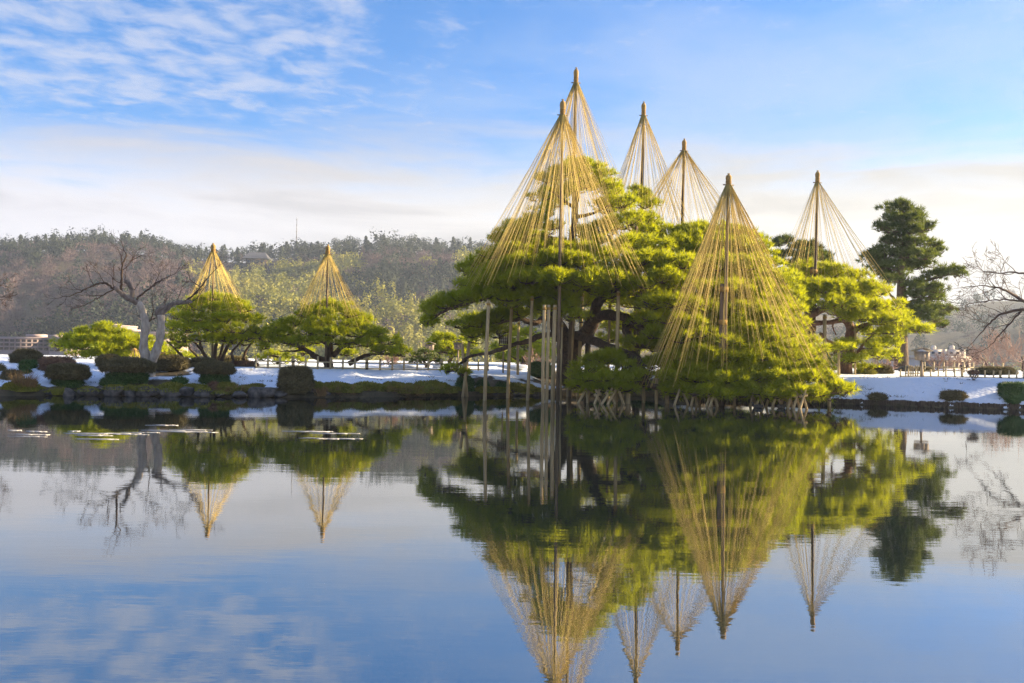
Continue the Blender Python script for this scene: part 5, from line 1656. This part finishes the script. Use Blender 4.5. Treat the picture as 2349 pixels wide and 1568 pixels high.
bush('rounded hedge under the golden pine beside the snow path', 2015, 840, 868, 30, 58, 'bush', 0, 2.6)
bush('low golden clump at the foot of the golden pine', 1985, 848, 868, 22, 57, 'moss', 0, 2.2)
bush('low dark hedge behind the rock at right', 2118, 845, 862, 22, 62, 'bush', 0, 2.6)
bush('dark bush at the far left edge of the picture', -4, 838, 874, 14, 45.5, 'bush', 0, 2.4)
bush('low bristly bush beside the dry grass at far left', 26, 850, 892, 24, 44.5, 'bush', 0, 2.1, dens=.6)
bush('long low hedge behind the dome-shaped pine', 530, 820, 842, 36, 56, 'bush', 0, 2.8)
bush('low dark hedge in front of the dome-shaped pine, behind the fence', 560, 832, 850, 30, 52.5, 'bush_red', 0, 2.8)
bush('small dark bush on bare earth below the broad dark bush', 412, 868, 884, 17, 45.6, 'bush_green', 0, 2.1)
bush('low dark spreading bush left of the mushroom bush foot', 262, 868, 892, 30, 45, 'bush_green', 0, 2.1)
bush('low clump at the foot of the smaller mushroom bush', 520, 882, 904, 26, 45.2, 'moss', 0, 2.2)
bush('shaded brush along the bank under the great pine', 1500, 880, 908, 60, 55, 'bush_green', 0, 2.2, dens=.5)
bush('shaded brush along the bank behind the pond tent pole', 1690, 884, 912, 60, 52, 'bush_green', 0, 2.2, dens=.5)
bush('shaded brush along the bank behind the A-frame props', 1390, 876, 906, 50, 55.5, 'bush_green', 0, 2.2, dens=.5)
bush('shaded brush along the bank left of the bough tip', 1815, 888, 916, 48, 50.4, 'bush_green', 0, 2.2, dens=.5)


def little_red_shrub():
    rng = np.random.default_rng(61)
    d = 47.6
    base = P(2233, 908, d)
    base[2] = ground_z(base)
    t = thing('red_shrub', 'small reddish fan-shaped shrub on the right snow slope', 'shrub', base)
    segs = []
    for k in range(12):
        a = rng.uniform(0, 6.28)
        twig_tree(segs, base, unit(np.array((math.cos(a) * .5, math.sin(a) * .5, 1))), .22, .01, 2, rng, .1, .5, (1, 3), (.6, .8), .15)
    segs_mesh(t, segs, M['twig'], 'twigs', True, 3, .006)
    n = 700
    dd = unit(rng.normal(size=(n, 3)))
    C = base + np.array((0, 0, .42)) + dd * np.array((.29, .26, .11)) * rng.uniform(.6, 1, n)[:, None]
    b = MB()
    b.leaves(C, unit(dd + rng.normal(size=(n, 3)) * .5), .05, rng.random(n), rng)
    b.build('foliage', M['bush_red'], t)


little_red_shrub()


def rock(label, px, py, hw, hh, d, m='rock', seed=0, moss=.0, group='rocks along the pond edge', name='rock', sitz=None):
    rng = np.random.default_rng(700 + seed)
    hw, hh = hw * rng.uniform(.85, 1.3), hh * rng.uniform(.75, 1.3)
    c = P(px + rng.uniform(-4, 4), py, d + rng.uniform(-.15, .25))
    rx, rz = hw * d / F, hh * d / F
    u, v = np.meshgrid(np.linspace(0, 2 * math.pi, 15)[:-1], np.linspace(-.5 * math.pi, .5 * math.pi, 9))
    q = np.stack((np.cos(u) * np.cos(v), np.sin(u) * np.cos(v), np.sin(v)), -1).reshape(-1, 3)
    pl = unit(rng.normal(size=(11, 3)))
    off = rng.uniform(.50, .92, 11)
    k = np.ones(len(q))
    for a, o in zip(pl, off):
        dt = q @ a
        k = np.where(dt > .05, np.minimum(k, o / np.maximum(dt, .05)), k)
    V = q * k[:, None] * np.array((rx, rx * .8, rz)) * 1.12
    base = np.array((c[0], c[1], c[2] - rz))
    i, j = np.meshgrid(np.arange(14), np.arange(8))
    a = (j * 14 + i).ravel()
    c2 = (j * 14 + (i + 1) % 14).ravel()
    b = MB()
    b.add(V + c, np.stack((a, c2, c2 + 14, a + 14), 1))
    if moss:
        t = thing(name, label, 'rock', base, group)
        b.build('stone', M[m], t)
        top = V[V[:, 2] > rz * .25] + c
        n = 900
        if len(top) > 3:
            C = top[rng.integers(0, len(top), n)] + rng.normal(size=(n, 3)) * np.array((rx * .18, rx * .15, .015))
            g = MB()
            g.blades(C - np.array((0, 0, .02)), unit(rng.normal(size=(n, 3)) * .5 + np.array((0, 0, 1))), .07, .04, rng.random(n), rng)
            mo = g.build('moss', M['moss'], t)
            mo['kind'] = 'stuff'
        return t
    return tag(b.build(name, M[m], None, base), label, 'rock', group)


rocks = [(20, 898, 22, 13, 43, .0, 'broad dark rock at the water by the left edge'), (48, 902, 20, 9, 43, 1, 'flat mossy rock beneath the dry grass'), (90, 900, 22, 11, 43.2, 1, 'mossy rock between the dry grass and the green block'), (122, 903, 17, 8, 43.2, 1, 'low mossy rock left of the pointed grey one'),
         (155, 902, 17, 13, 42.9, 0, 'pointed grey rock jutting into the water below the green block'), (200, 900, 22, 12, 43.5, 1, 'mossy rock right of the green block bush'), (226, 897, 16, 14, 43.7, 0, 'tall dark rock left of the bright moss hump'), (262, 898, 22, 14, 43.7, 1, 'bright moss-covered hump below the mushroom bush'),
         (296, 900, 18, 13, 43.8, 1, 'mossy rock second right of the bright hump'), (330, 900, 22, 13, 43.8, 1, 'wide mossy rock below the forked trunk'), (356, 901, 12, 11, 43.9, 0, 'grey rock right of the wide mossy one'), (388, 902, 24, 12, 43.9, 1, 'long mossy rock below the bare earth patch'),
         (432, 899, 18, 14, 44, 0, 'peaked dark rock between long and bright mossy rocks'), (462, 900, 20, 13, 44, 1, 'bright mossy rock left of the red ball bush'), (508, 905, 18, 8, 44.2, 1, 'low mossy rock right of the red ball bush'), (545, 905, 24, 9, 44.3, 0, 'long low dark rock at the open snow'),
         (586, 903, 16, 12, 44.5, 0, 'upright dark rock left of the square block'), (612, 899, 22, 15, 44.6, 0, 'big squarish rock left of the barrel bush'), (640, 905, 16, 9, 44.7, 0, 'low rock touching the barrel bush'), (715, 903, 14, 10, 45.6, 0, 'grey rock just right of the barrel bush'), (748, 904, 14, 9, 45.8, 0, 'small pale rock under the moss bank'),
         (1190, 906, 24, 9, 51, 1, 'low mossy rock behind the third tall post'), (1130, 903, 16, 8, 50.3, 1, 'mossy rock behind the leftmost tall posts'), (1225, 908, 20, 9, 51.4, 0, 'dark rock behind the paired tall posts')]
for i, (px, py, hw, hh, d, ms, lb) in enumerate(rocks):
    rock(lb, px, py, hw, hh, d, 'rock', i, ms)
rock('dark boulder behind the right fence beside the tall pine', 2088, 850, 23, 12, 62, 'rock', 91, 0, None, 'boulder')
for i, (px, hw, hh, d) in enumerate(((930, 36, 8, 56), (1180, 34, 8, 58), (1005, 16, 9, 57))):
    rock(('lumpy heap of cleared snow behind the fence left of the clipped pine', 'lumpy heap of cleared snow behind the lantern post', 'small heap of cleared snow behind the fence near the crossed stakes')[i], px, 846 - hh * .4, hw, hh, d, 'snow', 95 + i, 0, 'snow heaps', 'snow_heap')


def moss_bank():
    """lumpy moss and sedge covering the middle of the left bank"""
    rng = np.random.default_rng(77)
    b = MB()
    dry = MB()
    for px0, px1, n, top in ((705, 975, 30, .42), (975, 1060, 8, .45), (395, 470, 7, .34), (500, 600, 8, .30), (1110, 1260, 10, .35), (-20, 60, 4, .4)):
        for k in range(n):
            px = rng.uniform(px0, px1)
            y = float(shore((px - 1174.5) / F * 46)) + rng.uniform(.25, 1.5)
            x = (px - 1174.5) / F * y
            y = float(shore(x)) + rng.uniform(.3, 1.5)
            z = float(gz(x, y))
            r = rng.uniform(.35, .75)
            h = top * rng.uniform(.5, 1.0)
            m = 700
            dd = unit(rng.normal(size=(m, 3)))
            dd[:, 2] = np.abs(dd[:, 2])
            C = np.array((x, y, z - .05)) + dd * np.array((r, r * .8, h)) * rng.uniform(.9, 1.05, m)[:, None]
            b.blades(C - dd * .03, unit(dd + rng.normal(size=(m, 3)) * .5 + np.array((0, 0, .3))), .10, .055, rng.random(m), rng)
            # inner body
            u, v = np.meshgrid(np.linspace(0, 2 * math.pi, 13)[:-1], np.linspace(0, .5 * math.pi, 5))
            q = np.stack((np.cos(u) * np.cos(v), np.sin(u) * np.cos(v), np.sin(v)), -1).reshape(-1, 3)
            i, j = np.meshgrid(np.arange(12), np.arange(4))
            a = (j * 12 + i).ravel()
            c2 = (j * 12 + (i + 1) % 12).ravel()
            b.add(np.array((x, y, z - .08)) + q * np.array((r, r * .8, h)) * .95, np.stack((a, c2, c2 + 12, a + 12), 1), .2)
            if px0 in (705, 975, 500) and rng.random() < .9:
                m = 160
                a = rng.uniform(0, 6.28, m)
                C = np.array((x, y - r * .5, max(z * .4, .05))) + np.stack((np.cos(a) * .3, np.sin(a) * .12, rng.uniform(0, .3, m)), 1)
                dry.blades(C, unit(np.stack((np.cos(a) * .6, np.sin(a) * .6 - .5, rng.uniform(-.5, .8, m)), 1)), rng.uniform(.2, .45, m), .018, rng.random(m), rng)
    o = b.build('moss_cover', M['moss'])
    tag(o, 'lumpy green moss cover along the left pond bank', 'moss', None, 'stuff')
    o = dry.build('dry_sedge', M['drygrass'])
    tag(o, 'dry tawny sedge hanging over the mossy pond bank', 'sedge', None, 'stuff')


moss_bank()


def stubble():
    """withered stalks and tufts poking through the snow of both banks"""
    rng = np.random.default_rng(88)
    b = MB()
    for k in range(230):
        px = rng.uniform(1900, 2420) if k < 110 else rng.uniform(-40, 1050)
        s_ = rng.uniform(.25, 3.6) ** 1.0
        x = (px - 1174.5) / F * 47
        x = (px - 1174.5) / F * (float(shore(x)) + s_)
        y = float(shore(x)) + s_
        if fbm(np.array(x * .5), np.array(y * .5 + 30), 3) < .47:
            continue
        z = float(gz(x, y)) + .03
        n = int(rng.integers(6, 26))
        a = rng.uniform(0, 6.28, n)
        sp = rng.uniform(.04, .2)
        C = np.array((x, y, z)) + np.stack((np.cos(a) * sp * rng.random(n) * 1.6, np.sin(a) * sp * rng.random(n), np.zeros(n)), 1)
        D = unit(np.stack((np.cos(a) * .8, np.sin(a) * .8, rng.uniform(.25, 1.2, n)), 1))
        b.blades(C, D, rng.uniform(.07, .22, n), .025, rng.random(n) * .7, rng)
    o = b.build('snow_stubble', M['bush'])
    tag(o, 'withered tufts poking through the snow on both banks', 'stubble', None, 'stuff')


stubble()


def grass_clump(label, px, py, d, h, n, m, seed):
    rng = np.random.default_rng(seed)
    base = P(px, py, d)
    base[2] = max(.03, ground_z(base) - .05)
    b = MB()
    a = rng.uniform(0, 6.28, n)
    C = base + np.stack((np.cos(a), np.sin(a), np.zeros(n)), 1) * rng.uniform(0, .22, n)[:, None]
    D = unit(np.stack((np.cos(a) * .45, np.sin(a) * .45, rng.uniform(.6, 1.2, n)), 1) + rng.normal(size=(n, 3)) * .12)
    b.blades(C, D, h * rng.uniform(.6, 1.1, n), .022, rng.random(n), rng)
    tag(b.build('grass_clump', M[m], None, base), label, 'grass clump')


grass_clump('tall tawny dry grass clump at the water on the far left', 52, 906, 42.8, .95, 420, 'drygrass', 801)
grass_clump('tawny grass leaning left of the tall dry clump', 66, 906, 42.9, .7, 260, 'drygrass', 802)
grass_clump('short green grass clump at the foot of the green block bush', 134, 904, 43, .45, 260, 'moss', 803)
grass_clump('dry grass clump on the mossy bank right of the barrel bush', 735, 906, 45.4, .5, 260, 'drygrass', 804)


# ------------------------------------------------------------------ lanterns and signs
def box_sign(name, label, px, ytop, ybox, d, hw, m='wood_pale', lantern=False):
    s = d / F
    c = P(px, ybox, d)
    top = P(px, ytop, d)
    foot = c.copy()
    foot[2] = ground_z(foot) - .1
    t = thing(name, label, 'lantern' if lantern else 'sign box', foot)
    w = hw * s
    zt, zb = top[2], c[2]
    b = MB()
    b.box((c[0], c[1], (foot[2] + zb) / 2 - .0), (.045, .045, (zb - foot[2]) / 2))
    b.build('post', M['wood_pale'] if not lantern else M['post'], t)
    hb = (zt - zb) * .72
    if not lantern:
        b = MB()
        b.box((c[0], c[1], zb + hb / 2 + .003), (w * .74, w * .55, hb / 2), 0, 1.14)
        body = b.build('box', M[m], t)
        for k in (-1, 0, 1):
            b = MB()
            b.box((c[0] + k * w * .5, c[1] - w * .60, zb + hb / 2), (w * .20, .012, hb * .44))
            q = b.build('board', M[m], body)
    else:
        for kx in (-1, 1):
            for ky in (-1, 1):
                b = MB()
                b.box((c[0] + kx * w * .72, c[1] + ky * w * .72, zb + hb / 2 + .02), (.03, .03, hb / 2 - .02))
                b.build('corner_post', M['post_dark'], t)
        b = MB()
        b.box((c[0], c[1], zb + hb / 2 + .02), (w * .64, w * .64, hb * .42))
        b.build('paper_panel', M['paper'], t)
        for k in (-.35, 0, .35):
            b = MB()
            b.box((c[0] + k * w, c[1] - w * .66, zb + hb / 2 + .02), (.014, .012, hb * .43))
            b.build('lattice_bar', M['post_dark'], t)
        for k in (.25, .5, .75):
            b = MB()
            b.box((c[0], c[1] - w * .675, zb + hb * k), (w * .64, .012, .012))
            b.build('lattice_bar', M['post_dark'], t)
        b = MB()
        b.box((c[0], c[1], zb - .02), (w * .85, w * .85, .035))
        b.build('base_tray', M['post_dark'], t)
    zr = zb + hb * 1.02
    b = MB()
    rw, rd = w * 1.15, w * .95
    rise = (zt - zr)
    th = .03
    V = []
    for dz in (0, th):
        V += [(-rw, -rd, zr + dz), (0, -rd, zr + rise + dz), (rw, -rd, zr + dz), (-rw, rd, zr + dz), (0, rd, zr + rise + dz), (rw, rd, zr + dz)]
    V = np.array(V)
    V[:, 0] += c[0]
    V[:, 1] += c[1]
    b.add(V, [(6, 7, 10, 9), (7, 8, 11, 10), (0, 3, 4, 1), (1, 4, 5, 2), (0, 1, 7, 6), (1, 2, 8, 7), (4, 3, 9, 10), (5, 4, 10, 11), (3, 0, 6, 9), (2, 5, 11, 8)])
    b.build('roof', M['dark_roof'] if lantern else M['wood_roof'], t)
    return t


box_sign('sign_box', 'gabled wooden box sign on a post above the right snow bank', 2115, 799, 827, 53, 17)
box_sign('box_lantern', 'pale gabled box on a post behind the fence, above the clipped pine', 985, 785, 804, 60, 12)
box_sign('box_lantern', 'pale gabled box on a post behind the crossed stakes', 1051, 780, 802, 57, 12)
box_sign('roofed_lantern', 'dark-roofed lattice lantern on a thick post between tall props', 1155, 752, 792, 55, 13, 'paper', True)


# ------------------------------------------------------------------ ice, ducks
def ice_sheets():
    rng = np.random.default_rng(91)
    spots = []
    for cx, cy, sx, n in ((60, 992, 70, 4), (190, 995, 70, 5), (320, 990, 90, 5), (440, 994, 60, 3), (700, 1000, 70, 3), (790, 1008, 50, 2)):
        for k in range(n):
            spots.append((cx + rng.normal() * sx * .6, cy + rng.normal() * 7, rng.uniform(7, 48), rng.uniform(.9, 2.6)))
    for px, py, hw, hh in spots:
        d = CAM_Z * F / (py - hor(px))
        c = G(px, d, 0.0)
        rx = hw * d / F
        ry = hh * d / F * d / CAM_Z * .30
        n = 40
        th = np.linspace(0, 2 * math.pi, n, endpoint=False)
        ph = rng.uniform(0, 6.28, 4)
        k = 1 + .30 * np.sin(2 * th + ph[0]) + .28 * np.sin(5 * th + ph[1]) + .22 * np.sin(9 * th + ph[2]) + rng.normal(size=n) * .14
        x, y = np.cos(th) * rx * k, np.sin(th) * ry * k + np.cos(th) * ry * rng.uniform(-.8, .8)
        lo = np.stack((c[0] + x, c[1] + y, np.full(n, .003)), 1)
        hi = lo + np.array((0, 0, .006))
        V = np.concatenate((lo, hi, [[c[0], c[1], .009]]))
        q = np.arange(n)
        b = MB()
        b.add(V, np.stack((np.full(n, 2 * n), n + q, n + (q + 1) % n), 1))
        base_n = 0
        b.F4.append(np.stack((q, (q + 1) % n, n + (q + 1) % n, n + q), 1))
        b.m4.append(np.zeros(n, int))
        o = b.build('ice_sheet', M['ice'], None, (c[0], c[1], 0))
        tag(o, 'thin white sliver of ice floating on the pond before the left bank', 'ice', 'slivers of floating ice')


ice_sheets()


def duck(label, px, py, d, rz):
    c = P(px, py, d)
    c[2] = 0.0
    t = thing('duck', label, 'duck', c, 'ducks on the pond')
    ca, sa = math.cos(rz), math.sin(rz)
    R = np.array(((ca, -sa, 0), (sa, ca, 0), (0, 0, 1)))
    body = np.array([(-.24, 0, .10), (-.19, 0, .075), (-.08, 0, .06), (.05, 0, .06), (.14, 0, .07), (.18, 0, .11), (.19, 0, .17), (.20, 0, .215), (.235, 0, .22), (.265, 0, .21)]) @ R.T + c
    b = MB()
    b.tube(body, [.008, .05, .095, .10, .075, .045, .034, .044, .036, .008], 10)
    b.build('body', M['duck'], t, smooth=True)
    b = MB()
    b.tube(np.array([(.255, 0, .21), (.29, 0, .203), (.315, 0, .20)]) @ R.T + c, [.018, .017, .008], 6)
    b.build('bill', M['beak'], t)
    for s in (-1, 1):
        b = MB()
        b.tube(np.array([(.10, .07 * s, .11), (0, .09 * s, .12), (-.12, .06 * s, .12), (-.22, .02 * s, .12)]) @ R.T + c, [.02, .045, .035, .006], 6)
        b.build('wing', M['duck'], t, smooth=True)


duck('small dark duck at the feet of the crossed props', 1738, 938, 42.0, 2.8)
duck('small dark duck between crossed props farther right', 1792, 936, 42.2, .4)


# ------------------------------------------------------------------ haze: one closed box of thin air
def haze():
    b = MB()
    b.box((0, 660, 40), (1330, 860, 92))
    m = bpy.data.materials.new('haze_air')
    m.use_nodes = True
    nt = m.node_tree
    nt.nodes.clear()
    out = nt.nodes.new('ShaderNodeOutputMaterial')
    pv = nt.nodes.new('ShaderNodeVolumePrincipled')
    pv.inputs['Color'].default_value = (0.66, 0.78, 1.0, 1)
    pv.inputs['Density'].default_value = 0.00023
    pv.inputs['Anisotropy'].default_value = 0.25
    nt.links.new(pv.outputs[0], out.inputs['Volume'])
    o = b.build('haze', m)
    o['kind'] = 'stuff'


haze()
for o in bpy.data.objects:
    if '_o' in o:
        del o['_o']
